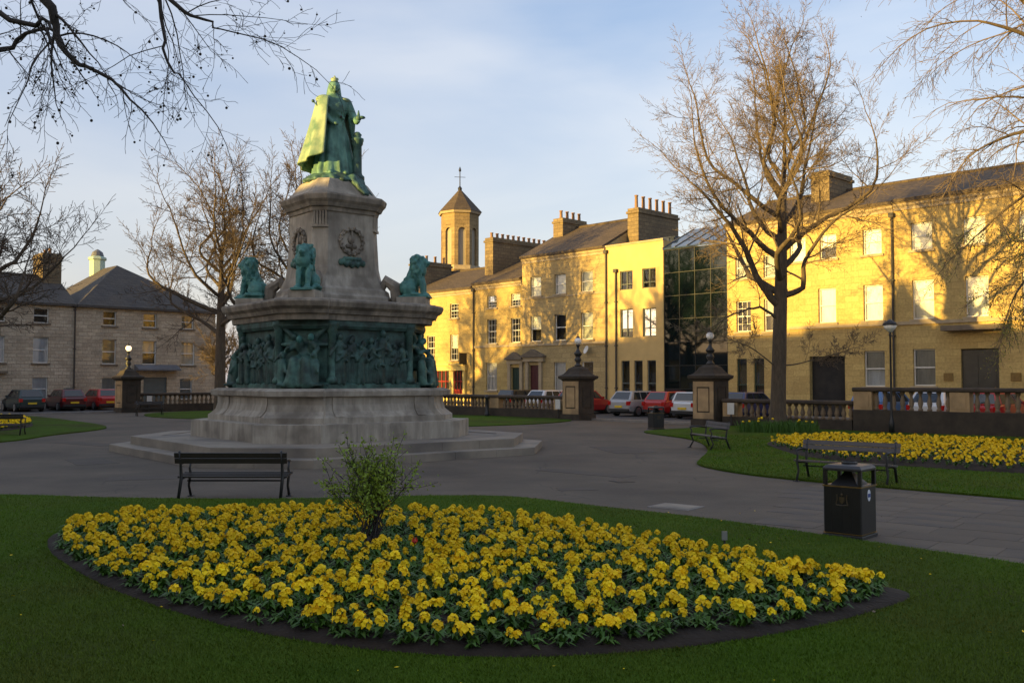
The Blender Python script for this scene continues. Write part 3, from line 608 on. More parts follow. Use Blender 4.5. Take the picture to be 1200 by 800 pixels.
wins(hF, q, wl); gable_roof(hF, q(18.24), q(30.6), 11.0, 12.7, 9, 'slate_brown'); cornice(hF, q(18.21), q(30.5), 10.95); band(hF, q(18.21), q(30.5), 4.78)
door(hF, q(22.18), .12, 1.68, 3.35, 'door_dark'); MB().box(q(20.7), q(23.4), -.75, .0, 4.38, 4.62).build('door_hood', 'trim_dark', hF)
for x in (20.75, 23.75): MB().box(q(x) - .22, q(x) + .22, -.04, -.004, 2.0, 2.38).build('plaque', 'gold', hF)
chimney(hF, q(27.5), 2.4, 5.2, 11.5, 13.6, 1.1, 3)

# left-hand building: two joined blocks, each its own thing
hL1, q = house('stone_townhouse', -14, -1.85, 7.4, 9.5, 'rubble', 'slate', 'grey brown stone townhouse with blinds in its windows at left edge', frame='L')
wl = [(x, 1.0, z, h, o) for x in (-12.2, -9.6, -6.95, -4.17) for z, h, o in ((6.0, 1.03, {}), (3.22, 1.8, BL), (.62, 1.62, BL)) if not (x == -6.95 and z < 1)]
wall(hL1, q(-14), q(-1.852), 7.4, [rect(q(x), w, z, h) for x, w, z, h, *r in wl] + [rect(q(-7.2), 1.0, .12, 2.2)], 'rubble', depth=8, ridge=9.5)
wins(hL1, q, wl, sill='trim_dark'); gable_roof(hL1, q(-14), q(-1.9), 7.4, 9.5, 8, 'slate'); door(hL1, q(-7.2), .12, .98, 2.2, 'door_red'); pipe(hL1, q(-1.95), 7.2)
MB().box(q(-8.1), q(-6.3), -.3, 0, 2.5, 2.66).build('door_hood', 'trim_dark', hL1)
chimney(hL1, q(-2.6), 2.9, 5.1, 8.6, 11.3, 1.3, 2, poth=.4)
hL2, q = house('stone_townhouse', -1.85, 8.7, 7.45, 11.0, 'rubble2', 'slate', 'grey brown stone townhouse with steep hipped slate roof and garage door', frame='L')
wl = [(.5, .95, 6.0, 1.06), (3.48, 1.02, 5.97, 1.04, dict(back='blind_cream', frac=.4)), (6.42, .97, 5.97, 1.05, BC), (.5, 1.0, 3.2, 1.8, BC), (3.47, 1.05, 3.2, 1.77, dict(back='blind_cream', frac=.5)), (6.48, 1.08, 3.2, 1.75, BC), (.53, 1.05, .55, 1.66, BG), (6.37, .97, .55, 1.6, BG)]
wall(hL2, q(-1.848), q(8.7), 7.45, [rect(q(x), w, z, h) for x, w, z, h, *r in wl] + [rect(q(3.95), 1.8, .0, 2.25)], 'rubble2', depth=12)
wins(hL2, q, wl, sill='trim_dark')
go = MB().box(q(3.05), q(4.85), .14, .2, 0, 2.25).build('garage_door', 'garage', hL2)
b = MB()
for k in range(7): b.box(q(3.07), q(4.83), .122, .14, .05 + k * .315, .33 + k * .315)
b.build('garage_slat', 'garage', go)
MB().loft([[(x, y, z) for y, z in ((0, 2.75), (-.8, 2.75), (-.8, 2.86), (0, 3.2))] for x in (q(2.35), q(5.6))]).build('door_hood', 'lead', hL2)
ov = .3; xa, xb = q(-1.85), q(8.7); xm = (xa + xb) / 2 - .7; D_ = 12
P = [(xa - .02, -ov, 7.4), (xb + ov, -ov, 7.4), (xb + ov, D_ + ov, 7.4), (xa - .02, D_ + ov, 7.4), (xm, 4.6, 11.0), (xm, D_ - 4.6, 11.0)]
P2 = [(x, y, z - .16) for x, y, z in P[:4]]
MB().add(P + P2, [(0, 1, 4), (1, 2, 5, 4), (2, 3, 5), (3, 0, 4, 5), (6, 7, 1, 0), (7, 8, 2, 1), (8, 9, 3, 2), (9, 6, 0, 3), (9, 8, 7, 6)]).build('roof', 'slate', hL2)
cu = MB().lathe([(.62, 0), (.62, 1.5), (.74, 1.55), (.74, 1.7), (.45, 1.85), (.2, 2.05), (.06, 2.2)], 8).build('cupola', 'verdigris', hL2, loc=(xm - .2, 8.2, 10.2))
MB().lathe([(.5, 0), (.4, .3), (.2, .45), (.03, .55)], 12).build('cupola_dome', 'lead', cu, loc=(0, 0, 1.86))

# octagonal bell tower behind the terrace
tw = thing('bell_tower', (-4.75, 85, 0), R(10), 'octagonal golden stone bell tower with pyramid roof behind the terrace', 'tower')
b = MB(); ro = 1.78
def octp(r, z): return [(r * math.cos(R(22.5 + 45 * i)), r * math.sin(R(22.5 + 45 * i)), z) for i in range(8)]
b.loft([octp(ro, 0), octp(ro, 12.3)]); b.build('shaft', 'tower', tw)
bs = MB(); ih = ro * math.cos(R(22.5)); sw = 2 * ro * math.sin(R(22.5))
for i in range(8):
    a = R(45 * i); mt = Matrix.Rotation(a + R(90), 4, 'Z')
    for s_ in (-1, 1): bs.box(s_ * sw / 2 - (.34 if s_ > 0 else 0), s_ * sw / 2 + (.34 if s_ < 0 else 0), -ih, -ih + .35, 12.3, 17.0, mt)
    bs.box(-sw / 2 + .34, sw / 2 - .34, -ih, -ih + .35, 15.9, 17.0, mt)
    for k in range(6):
        a0 = math.pi * k / 6; a1 = math.pi * (k + 1) / 6; r_ = sw / 2 - .34
        bs.add([mt @ Vector(p) for p in ((r_ * math.cos(a0), -ih, 15.35 + r_ * math.sin(a0)), (r_ * math.cos(a1), -ih, 15.35 + r_ * math.sin(a1)), (r_ * math.cos(a1), -ih, 15.95), (r_ * math.cos(a0), -ih, 15.95))], [(0, 1, 2, 3)])
bs.build('belfry', 'tower', tw)
for i in range(8):
    a = R(45 * i); mt = Matrix.Rotation(a + R(90), 4, 'Z')
    MB().box(-sw / 2 + .2, sw / 2 - .2, -ih + .2, -ih + .26, 12.31, 16.0, mt).build('louvre', 'blind_cream', tw)
b = MB(); b.loft([octp(ro + .12, 11.9), octp(ro + .12, 12.28)]); b.loft([octp(ro + .16, 17.0), octp(ro + .24, 17.2)]); b.build('cornice', 'trim', tw)
rf = MB().loft([octp(ro + .3, 17.21), octp(.12, 19.35)]).build('roof', 'slate_brown', tw)
b = MB(); b.lathe([(.16, 19.3), (.2, 19.5), (.05, 19.7), (.04, 21.0), (.12, 21.1), (.1, 21.25), (.01, 21.5)], 8); b.box(-.5, .5, -.015, .015, 20.5, 20.54); b.build('weather_vane', 'iron', rf)

# unseen houses opposite, behind the camera: rooflines shaped to shade the gardens
def west(name, x0, x1, ze, zr, label, hip=False, gablet=None):
    xc = (x0 + x1) / 2
    h = thing(name, ter(xc, -62), ROT_T + math.pi, label, 'building', 'houses behind the viewer')
    w = (x1 - x0) / 2; wl = []
    n = max(1, int((x1 - x0) / 2.6))
    for i in range(n):
        for z, hh in ((1.2, 1.9), (4.6, 1.8), (7.0, 1.2)):
            if z + hh < ze - .2: wl.append((-w + (i + .5) * 2 * w / n, 1.0, z, hh, BL if (i + int(z)) % 3 else {}))
    wall(h, -w, w, ze, [rect(x, a, z, b_) for x, a, z, b_, *r in wl], 'stone_gold2', depth=8, ridge=None if hip else zr)
    for (x, a, z, b_, o) in wl: window(h, x, z, a, b_, **o)
    if hip:
        hp = 4.5
        P = [(-w, -.3, ze), (w + .3, -.3, ze), (w + .3, 8.3, ze), (-w, 8.3, ze), (-w, 4, zr), (w - hp, 4, zr)]
        MB().add(P, [(0, 1, 5, 4), (1, 2, 5), (2, 3, 4, 5), (3, 0, 4), (0, 3, 2, 1)]).build('roof', 'slate', h)
    else: gable_roof(h, -w, w, ze, zr, 8, 'slate')
    if gablet is not None:
        gx = -(gablet - xc)
        MB().extr_y([(gx - 1.6, ze + 1), (gx + 1.6, ze + 1), (gx + .8, zr + .9), (gx + .12, zr + 2.3), (gx - .12, zr + 2.3), (gx - .8, zr + .9)], 3.6, 4.6).build('gable', 'stone_gold2', h)
    return h
WL = 'stone house behind the viewer across the square, '
west('stone_house', -26.2, 0, 7.9, 11.2, WL + 'with a hipped end', hip=True)
west('stone_house', 0, 7, 8.6, 11.25, WL + 'with a tall gable', gablet=5.4)
west('stone_house', 7, 21, 8.3, 10.8, WL + 'with a low ridge')
west('stone_house', 21, 52, 8.8, 11.6, WL + 'the longest one')
west('stone_house', -52, -26.6, 4.2, 6.3, WL + 'a low two storey wing')
# ------------------------------------------------------------------ the memorial
MON = (-5.3, 27.7, 0); MROT = R(39)
mon = thing('memorial', MON, MROT, 'large octagonal stone memorial with dark green bronze reliefs on stepped base', 'memorial')
S2 = math.sqrt(.5)
def plan(h, a, proj=0.0, bow=0.0, n=8):
    out = []
    for k in range(4):
        ca, sa = math.cos(k * math.pi / 2), math.sin(k * math.pi / 2)
        A = (-h, -a); B = (-a, -h); pts = [A] if proj or bow else []
        m = n if bow else 1
        for i in range(m + 1):
            t = i / m; x = A[0] + (B[0] - A[0]) * t; y = A[1] + (B[1] - A[1]) * t
            d = proj + bow * (1 - (2 * t - 1) ** 2)
            pts.append((x - S2 * d, y - S2 * d))
        if proj or bow: pts.append(B)
        if proj or bow:      # widen faces slightly so the corner bays stand clear
            pts[0] = (pts[0][0], pts[0][1]); pts[-1] = (pts[-1][0], pts[-1][1])
        out += [(x * ca - y * sa, x * sa + y * ca) for x, y in pts]
    return out
def mloft(name, levels, mat, parent=None, smooth=False):
    return MB().loft([[(x, y, z) for x, y in plan(*pl)] for z, pl in levels]).build(name, mat, parent or mon, smooth)
# steps laid as separate stones round a core
rs = random.Random(11)
stone_n = 0
def ring_stones(h, a, z0, z1, depth, size, mat, parent, name='step_stone', proj=0.0):
    pl = plan(h, a, proj)
    for i in range(len(pl)):
        p, q_ = Vector(pl[i]), Vector(pl[(i + 1) % len(pl)]); d = q_ - p; Ln = d.length; d.normalize(); nrm = Vector((-d.y, d.x))
        if Ln < .3: continue
        k = max(1, round(Ln / size))
        for j in range(k):
            a0, a1 = Ln * j / k + (.004 if j else 0), Ln * (j + 1) / k - (.004 if j < k - 1 else 0)
            A = p + d * a0; B = p + d * a1
            i0 = depth * .414 if j == 0 else 0; i1 = depth * .414 if j == k - 1 else 0
            if len(pl) != 8: i0 = i1 = 0
            Cc = p + d * (a1 - i1) + nrm * depth; Dd = p + d * (a0 + i0) + nrm * depth
            e = rs.uniform(-.004, .004)
            def rg_(ins, z): 
                c = (A + B + Cc + Dd) / 4
                return [(c.x + (P_.x - c.x) * ins, c.y + (P_.y - c.y) * ins, z) for P_ in (A, B, Cc, Dd)]
            MB().loft([rg_(1, z0), rg_(1, z1 - .015 + e), rg_(.988, z1 + e)]).build(name, mat, parent)
st1 = mloft('lower_step', [(0, (4.85, 3.0)), (.2, (4.85, 3.0))], 'mstep'); ring_stones(5.32, 3.3, .0, .22, .62, 1.3, 'mstep', st1)
st2 = mloft('upper_step', [(.0, (4.25, 2.62)), (.435, (4.25, 2.62))], 'mstep'); ring_stones(4.82, 3.0, .15, .45, .75, 1.3, 'mstep', st2)
pln = mloft('plinth', [(.4, (3.0, 1.85, .12)), (.88, (3.0, 1.85, .12))], 'mstone'); ring_stones(3.28, 2.05, .4, .91, .5, 1.15, 'mstone', pln, 'plinth_stone', .16)
mloft('base', [(.9, (2.86, 1.74, .2)), (1.06, (2.86, 1.74, .2)), (1.11, (2.8, 1.7, .19)), (1.22, (2.7, 1.63, .18)), (1.4, (2.65, 1.6, .18)), (1.58, (2.65, 1.6, .18)), (1.62, (2.78, 1.68, .22)), (1.75, (2.8, 1.69, .22)), (1.82, (2.66, 1.6, .2))], 'mstone')
# vertical joints in the base shown as raised pilaster strips at the bay edges
for k in range(4):
    for s_ in (-1, 1):
        b = MB(); mt = Matrix.Rotation(k * math.pi / 2, 4, 'Z')
        b.loft([[mt @ Vector((s_ * (1.28 + w_), -yy, z)) for w_ in (-.14, .14) for yy in ((d_, d_ - .3) if w_ < 0 else (d_ - .3, d_))] for z, d_ in ((1.08, 2.87), (1.15, 2.8), (1.24, 2.72), (1.4, 2.68), (1.6, 2.68))])
        b.build('base_strip', 'mstone', mon)
core = mloft('bronze_core', [(1.8, (2.2, 1.2)), (3.7, (2.2, 1.2))], 'bronze_dark')
mloft('bronze_skirting', [(1.815, (2.38, 1.38, .1)), (1.93, (2.38, 1.38, .1)), (1.98, (2.3, 1.3, .06))], 'bronze')
mloft('bronze_lintel', [(3.42, (2.32, 1.32)), (3.5, (2.36, 1.36)), (3.66, (2.36, 1.36))], 'bronze_dark')
mloft('main_cornice', [(3.655, (2.4, 1.4, .1, .16)), (3.8, (2.42, 1.41, .1, .17)), (3.82, (2.5, 1.44, .11, .18)), (3.92, (2.53, 1.46, .11, .19)), (4.0, (2.63, 1.5, .12, .21)), (4.12, (2.67, 1.52, .12, .22)), (4.17, (2.65, 1.51, .12, .22)), (4.23, (2.42, 1.4, .1, .18))], 'mstone_dark')
# corner columns
colm = MB().lathe([(.17, 0), (.17, .1), (.13, .16), (.115, .2), (.105, 1.35), (.14, 1.4), (.13, 1.46), (.18, 1.56), (.18, 1.66)], 14).mesh('column', M['bronze'], True)
for k in range(4):
    for p in ((-2.26, -1.22), (-1.22, -2.26)):
        v = Matrix.Rotation(k * math.pi / 2, 4, 'Z') @ Vector((*p, 0)); put('column', colm, mon, (v.x, v.y, 1.95))
# relief figures on the two visible faces and corner groups
def figure(b, x, y, z, h, rnd, lean=0):
    s_ = h / 1.6
    b.ball((x + lean * .1, y - .05, z + 1.48 * s_), (.10 * s_, .10 * s_, .125 * s_), 8, 6)
    capsule(b, (x, y, z + .9 * s_), (x + lean * .08, y, z + 1.22 * s_), .15 * s_, .17 * s_, 8)
    capsule(b, (x - .07, y, z + .03), (x - .02, y, z + .85 * s_), .10 * s_, .13 * s_, 8); capsule(b, (x + .08, y - .02, z + .03), (x + .03, y, z + .85 * s_), .09 * s_, .13 * s_, 8)
    for sd in (-1, 1):
        e_ = (x + sd * (.22 + rnd.uniform(0, .08)) * s_, y - .06, z + rnd.uniform(.85, 1.0) * s_)
        capsule(b, (x + sd * .17 * s_, y, z + 1.22 * s_), e_, .065 * s_, .055 * s_, 6)
        capsule(b, e_, (x + sd * rnd.uniform(-.05, .2) * s_, y - .12, z + rnd.uniform(.75, 1.25) * s_), .055 * s_, .045 * s_, 6)
def panel(seed):
    rnd = random.Random(seed); b = MB(); b.box(-1.22, 1.22, -.02, .1, 0, 1.5)
    x = -1.08
    while x < 1.1:
        figure(b, x, -.05 - rnd.uniform(0, .05), 0, rnd.uniform(1.1, 1.48), rnd, rnd.uniform(-1, 1)); x += rnd.uniform(.2, .3)
    x = -1.0
    while x < 1.05:
        figure(b, x, -.13 - rnd.uniform(0, .04), -.02, rnd.uniform(.75, 1.15), rnd, rnd.uniform(-1, 1)); x += rnd.uniform(.38, .6)
    return remesh(b, 'relief_panel', 'bronze_dark', .02, 2)
for k in range(2):
    d = Matrix.Rotation(-k * math.pi / 2, 4, 'Z') @ Vector((0, -2.2, 0)); put('relief_panel', panel(20 + k), mon, (d.x, d.y, 1.95), -k * math.pi / 2)
def corner_group():
    rnd = random.Random(4); b = MB()
    # seated robed figure, two children and a canopy of wings behind
    b.box(-.62, .62, .1, .4, 0, 1.7)
    for sx in (-1, 1): capsule(b, (.06 + sx * .17, .0, .95), (.06 + sx * .16, -.08, 1.14), .13, .11)
    capsule(b, (0, .0, .6), (0, .1, .95), .2, .18)
    capsule(b, (-.08, -.05, .7), (-.16, -.42, .66), .15, .13); capsule(b, (.08, -.05, .7), (.16, -.42, .66), .15, .13)
    capsule(b, (-.16, -.42, .64), (-.2, -.46, .05), .13, .17); capsule(b, (.16, -.42, .64), (.2, -.46, .05), .13, .17)
    for k in range(7): x = -.3 + .1 * k; capsule(b, (x * .6, -.42, .7), (x * 1.25, -.52, .0), .03, .06, 6)
    capsule(b, (-.24, 0, 1.1), (-.44, -.2, .9), .085, .07); capsule(b, (-.42, -.2, .95), (-.3, -.45, 1.0), .07, .05)
    capsule(b, (.2, 0, 1.2), (.42, -.2, .98), .085, .07); capsule(b, (.42, -.2, .98), (.34, -.42, .8), .07, .05)
    for sx in (-.52, .36):
        capsule(b, (sx, -.3, .1), (sx, -.26, .6), .13, .13); b.ball((sx, -.3, .8), (.09, .09, .11)); capsule(b, (sx + .1, -.3, .55), (sx + .14, -.42, .35), .05, .04)
    for sx in (-1, 1):
        capsule(b, (sx * .3, 0, 1.3), (sx * .6, .0, 1.55), .1, .05); capsule(b, (sx * .35, 0, 1.1), (sx * .62, .0, 1.1), .09, .05)
    b.box(-.62, .62, -.56, .2, -.02, .05)
    return remesh(b, 'corner_group', 'bronze', .03, 2)
cg = corner_group()
for k in (0, 1, 3):
    d = Matrix.Rotation(k * math.pi / 2, 4, 'Z') @ Vector((-S2 * 2.52, -S2 * 2.52, 0)); o_ = put('corner_group', cg, mon, (d.x, d.y, 1.9), R(-45) + k * math.pi / 2)
    for sx in (-1, 1): MB().ball((0, 0, 0), (.085, .095, .105), 12, 8).build('bronze_head', 'bronze_lion', o_, True, (.06 + sx * .16, -.16, 1.26 + .03 * sx))
# upper pedestal
mloft('pedestal_foot', [(4.2, (1.42, 1.02)), (4.42, (1.42, 1.02)), (4.5, (1.36, .98)), (4.62, (1.34, .96)), (4.7, (1.26, .9))], 'mstone')
mloft('pedestal', [(4.68, (1.26, .92)), (4.8, (1.22, .88)), (5.0, (1.15, .82)), (5.3, (1.10, .77)), (6.55, (1.04, .72)), (6.9, (1.04, .72))], 'mstone')
mloft('pedestal_cornice', [(6.85, (1.08, .75)), (6.95, (1.1, .77)), (6.98, (1.16, .8)), (7.08, (1.2, .83)), (7.16, (1.26, .88)), (7.28, (1.29, .9)), (7.33, (1.27, .89)), (7.38, (1.12, .8))], 'mstone_dark')
mloft('pedestal_cap', [(7.36, (1.12, .8)), (7.5, (1.0, .72)), (7.8, (.82, .58)), (7.86, (.76, .54))], 'mstone')
for k in range(4):   # fluted block at the head of each chamfer
    mt = Matrix.Rotation(k * math.pi / 2 - math.pi / 4, 4, 'Z')
    b = MB(); dd = (1.04 + .72) * S2
    for i in range(5): b.box(-.2 + i * .085, -.2 + i * .085 + .06, -dd - .05, -dd + .02, 6.45, 6.84, mt)
    b.box(-.24, .24, -dd - .07, -dd + .02, 6.38, 6.45, mt); b.build('fluted_block', 'mstone', mon)
for k in range(2):
    rz = -k * math.pi / 2; d = Matrix.Rotation(rz, 4, 'Z') @ Vector((0, -1.09, 0))
    b = MB(); ringp = [(.36 * math.cos(2 * math.pi * i / 28), 0, .36 * math.sin(2 * math.pi * i / 28)) for i in range(29)]
    b.tube(ringp, .05, 8)
    for i in range(28):
        a_ = 2 * math.pi * i / 28; b.ball((.36 * math.cos(a_) + .03 * (-1) ** i * math.cos(a_), -.03, .36 * math.sin(a_) + .03 * (-1) ** i * math.sin(a_)), (.045, .04, .045), 6, 4)
    b.ball((0, .02, .06), (.12, .06, .14)); capsule(b, (-.12, .02, -.14), (.12, .02, -.14), .07, .07, 8); b.box(-.02, .02, -.05, .02, -.28, .3)
    b.build('wreath', 'mstone_dark', mon, True, (d.x, d.y, 6.02), rz)
    b = MB()
    for i in range(9): x = -.36 + .09 * i; b.ball((x, -.02, -.08 * (1 - (x / .4) ** 2) + (.05 if i % 2 else 0)), (.08, .07, .1), 8, 6)
    for i in range(6): x = -.25 + .1 * i; b.ball((x, -.04, .09), (.06, .05, .07), 8, 6)
    put('laurel_spray', remesh(b, 'laurel_spray', 'bronze', .022, 1), mon, (d.x * 1.015, d.y * 1.015, 5.42), rz)
# stone scroll blocks and lion plinths on the cornice
for k in range(4):
    mt = Matrix.Rotation(k * math.pi / 2 - math.pi / 4, 4, 'Z')
    b = MB(); b.box(-.36, .36, -2.85, -2.0, 4.2, 4.45, mt); b.build('lion_plinth', 'mstone', mon)
    b = MB(); b.tube([mt @ Vector(p) for p in ((0, -1.95, 4.3), (0, -1.9, 4.75), (0, -1.6, 4.95), (0, -1.45, 4.7))], [.2, .2, .18, .12], 8); b.build('scroll', 'mstone_dark', mon)

# ------------------------------------------------------------------ bronze lions
def lion_mesh():
    b = MB()
    b.box(-.3, .3, -.5, .42, -.02, .06)
    b.ball((0, .2, .3), (.27, .3, .28)); capsule(b, (0, .12, .4), (0, -.1, .8), .26, .235, 12)
    b.ball((0, -.12, .86), (.29, .27, .33), 12, 8); b.ball((0, -.08, 1.08), (.275, .23, .24), 12, 8)
    b.ball((0, -.24, 1.1), (.16, .18, .165), 12, 8); b.ball((0, -.4, 1.05), (.105, .1, .075)); b.ball((0, -.37, .975), (.085, .08, .05)); b.ball((0, -.485, 1.085), (.045, .03, .03))
    for s_ in (-1, 1):
        b.ball((s_ * .19, -.15, 1.23), (.05, .04, .045)); b.ball((s_ * .075, -.33, 1.135), (.045, .05, .03))
        capsule(b, (s_ * .15, -.16, .72), (s_ * .14, -.27, .4), .11, .085); capsule(b, (s_ * .14, -.27, .4), (s_ * .14, -.3, .08), .085, .075)
        b.ball((s_ * .14, -.37, .09), (.085, .12, .06)); b.ball((s_ * .22, .16, .27), (.13, .27, .23)); b.ball((s_ * .26, -.08, .09), (.08, .18, .065))
    pts = [(.1, .42, .1), (.3, .4, .1), (.38, .15, .1), (.36, -.05, .12)]
    for i in range(3): capsule(b, pts[i], pts[i + 1], .045, .045, 8)
    b.ball(pts[-1], (.07, .09, .07))
    def disp(co, nr):
        m = 1.0 if (co.z > .55 and co.y > -.3) else .12
        return nr * (.085 * m * mnoise.noise(Vector((co.x * 11, co.y * 11, co.z * 6))))
    return remesh(b, 'bronze_lion', 'bronze_lion', .022, 2, disp)
lm = lion_mesh()
for k, lab in ((0, 'middle bronze lion sitting on the near corner of the memorial'), (1, 'right hand bronze lion facing right on the memorial cornice'), (3, 'left hand bronze lion facing left on the memorial cornice')):
    d = Matrix.Rotation(MROT + k * math.pi / 2, 4, 'Z') @ Vector((-S2 * 2.45, -S2 * 2.45, 0))
    o = thing('lion_statue', (MON[0] + d.x, MON[1] + d.y, 4.45), MROT + R(-45) + k * math.pi / 2, lab, 'statue', 'bronze lions on the memorial')
    o.scale = (.94, .94, .96); put('body', lm, o); MB().box(-.31, .31, -.51, .43, -.005, .04).build('base', 'bronze_lion', o)

# ------------------------------------------------------------------ queen statue on top
stt = thing('queen_statue', (MON[0], MON[1], 7.86), MROT - R(19), 'green bronze statue of a robed crowned woman on the memorial top', 'statue')
def ringp(cx, cy, rx, ry, z, folds=0, amp=0, ph=0, n=48):
    out = []
    for i in range(n):
        a_ = 2 * math.pi * i / n; r_ = 1 + amp * math.cos(folds * a_ + ph) + .5 * amp * math.cos(2.3 * folds * a_ + 2 * ph)
        out.append((cx + rx * r_ * math.cos(a_), cy + ry * r_ * math.sin(a_), z))
    return out
Z0 = .2
b = MB()
b.loft([ringp(0, 0, .66, .58, Z0 - .05, 13, .07), ringp(0, 0, .60, .52, Z0 + .3, 13, .075, .2), ringp(0, .02, .52, .45, Z0 + .8, 13, .06, .4), ringp(0, .03, .43, .37, Z0 + 1.3, 13, .035, .5), ringp(0, .02, .33, .27, Z0 + 1.62, 13, .02, .5),
        ringp(0, 0, .30, .24, Z0 + 1.72), ringp(0, -.03, .35, .30, Z0 + 1.95), ringp(0, -.03, .38, .30, Z0 + 2.1), ringp(0, 0, .41, .24, Z0 + 2.28), ringp(0, .01, .36, .2, Z0 + 2.38), ringp(0, .01, .16, .14, Z0 + 2.45), ringp(0, 0, .12, .12, Z0 + 2.5), ringp(0, -.01, .115, .12, Z0 + 2.6)])
b.ball((0, -.03, Z0 + 2.69), (.15, .175, .20), 14, 10); b.ball((0, -.2, Z0 + 2.67), (.03, .04, .05)); b.ball((0, -.17, Z0 + 2.57), (.06, .045, .04))
for s_ in (-1, 1): b.ball((s_ * .065, -.17, Z0 + 2.72), (.04, .03, .025)); b.ball((s_ * .09, -.14, Z0 + 2.64), (.05, .05, .05))
b.ball((0, .04, Z0 + 2.74), (.185, .18, .19), 14, 10)
b.loft([ringp(0, .08, .19, .16, Z0 + 2.72), ringp(0, .12, .24, .15, Z0 + 2.45), ringp(0, .2, .32, .16, Z0 + 2.2), ringp(0, .26, .38, .14, Z0 + 1.9)])   # veil
# arms
capsule(b, (-.34, 0, Z0 + 2.22), (-.4, -.16, Z0 + 1.85), .13, .11); capsule(b, (-.4, -.16, Z0 + 1.85), (-.06, -.42, Z0 + 1.52), .12, .07); b.ball((-.02, -.45, Z0 + 1.5), (.08, .07, .06))
capsule(b, (.38, 0, Z0 + 2.25), (.56, -.05, Z0 + 1.85), .15, .12); capsule(b, (.56, -.05, Z0 + 1.85), (.6, -.4, Z0 + 1.6), .11, .07); b.ball((.62, -.45, Z0 + 1.62), (.08, .08, .06))
capsule(b, (.52, -.02, Z0 + 1.8), (.56, .0, Z0 + 1.2), .12, .05)
# sash and knees under the gown, shoes
capsule(b, (-.2, -.28, Z0 + 2.05), (.24, -.26, Z0 + 1.72), .04, .04); b.ball((-.2, -.5, Z0 + .02), (.1, .2, .09)); b.ball((.25, -.52, Z0 + .02), (.1, .2, .09))
put('figure', remesh(b, 'figure', 'bronze_statue', .024, 1), stt)
# cape hanging from her right shoulder round the back
def cape():
    n = 44; rows = 22; out = []; inn = []
    for j in range(rows + 1):
        t = j / rows; zt = Z0 + 2.36 - t * (2.36 - .12)
        ro_, ri_ = [], []
        for i in range(n + 1):
            u = i / n; ang = R(-116) - u * R(240)          # from the right front, round her right side and back
            zz = zt + (.42 * (1 - u) ** 3) * t ** 2
            side = math.exp(-((u - .24) / .26) ** 2); front = math.exp(-(u / .12) ** 2)
            rx = .5 + t ** .9 * (.26 + .27 * side + .14 * front); ry = .36 + t ** .9 * (.34 + .14 * side + .2 * front)
            fold = (1 + (.055 * math.cos(15 * u * math.pi + 1.5) + .02 * math.cos(37 * u + 3 * t)) * t)
            for lst, off in ((ro_, 0), (ri_, -.05)): lst.append(((rx * fold + off) * math.cos(ang), (ry * fold + off) * math.sin(ang) + .02, zz))
        out.append(ro_); inn.append(ri_)
    P = [p for r_ in out for p in r_] + [p for r_ in inn for p in r_]; m = n + 1; k = (rows + 1) * m; F = []
    for j in range(rows):
        for i in range(n):
            a_ = j * m + i; F.append((a_, a_ + 1, a_ + m + 1, a_ + m)); F.append((k + a_, k + a_ + m, k + a_ + m + 1, k + a_ + 1))
        F.append((j * m, j * m + m, k + j * m + m, k + j * m)); e_ = j * m + n; F.append((e_, k + e_, k + e_ + m, e_ + m))
    for i in range(n):
        F.append((i, k + i, k + i + 1, i + 1)); a_ = rows * m + i; F.append((a_, a_ + 1, k + a_ + 1, k + a_))
    bb = MB(); bb.add(P, F); return bb
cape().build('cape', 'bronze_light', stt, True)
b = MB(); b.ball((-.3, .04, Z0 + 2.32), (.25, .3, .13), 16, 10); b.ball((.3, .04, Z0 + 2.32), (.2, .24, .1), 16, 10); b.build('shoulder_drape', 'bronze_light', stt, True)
b = MB(); b.lathe([(.1, 0), (.11, .02), (.1, .04), (.12, .08), (.08, .12), (.03, .15), (.02, .19)], 12, (0, 0, Z0 + 2.87))
for i in range(8): b.ball((.105 * math.cos(i * math.pi / 4), .105 * math.sin(i * math.pi / 4), Z0 + 2.965), .02, 6, 4)
b.build('crown', 'bronze_light', stt, True)
b = MB(); b.tube([(-.02, -.48, Z0 + 1.45), (-.62, -.1, Z0 + 2.18)], .02, 6); b.ball((-.64, -.09, Z0 + 2.21), .05, 8, 6); b.build('sceptre', 'bronze', stt, True)
b = MB(); b.ball((.64, -.46, Z0 + 1.72), .09, 10, 8); b.tube([(.64, -.46, Z0 + 1.78), (.64, -.46, Z0 + 1.95)], [.05, .015], 6); b.ball((.74, -.5, Z0 + 1.74), (.1, .06, .05), 8, 6); b.build('orb', 'bronze', stt, True)
b = MB(); b.lathe([(.22, 0), (.22, .1), (.16, .16), (.14, .22), (.13, 1.02), (.17, 1.08), (.17, 1.14), (.19, 1.18), (.19, 1.24), (.1, 1.28), (.13, 1.36), (.06, 1.44)], 14, (.64, -.3, Z0 - .1)); b.build('small_column', 'bronze', stt, True)
b = MB(); b.loft([ringp(0, 0, .92, .86, -.02, 9, .05), ringp(0, 0, .82, .76, .12, 7, .05, 1), ringp(0, 0, .7, .64, Z0 + .02, 5, .03, .5)])
for k in (1, 3):
    v = Matrix.Rotation(k * math.pi / 2, 4, 'Z')
    for dx in (-.12, .0, .12): capsule(b, v @ Vector((-.55 + dx, -.55 - dx, .08)), v @ Vector((-.74 + dx, -.74 - dx, -.26)), .12, .08); capsule(b, v @ Vector((-.74 + dx, -.74 - dx, -.26)), v @ Vector((-.86 + dx, -.86 - dx, -.42)), .08, .05)
for k in range(16): a_ = k * .41; b.ball((.78 * math.cos(a_ * 2.4), .72 * math.sin(a_ * 2.4), .06 + .06 * math.sin(k)), (.15, .15, .1), 8, 6)
put('rock_base', remesh(b, 'rock_base', 'bronze', .035, 2, lambda co, nr: nr * .03 * mnoise.noise(co * 7)), stt)

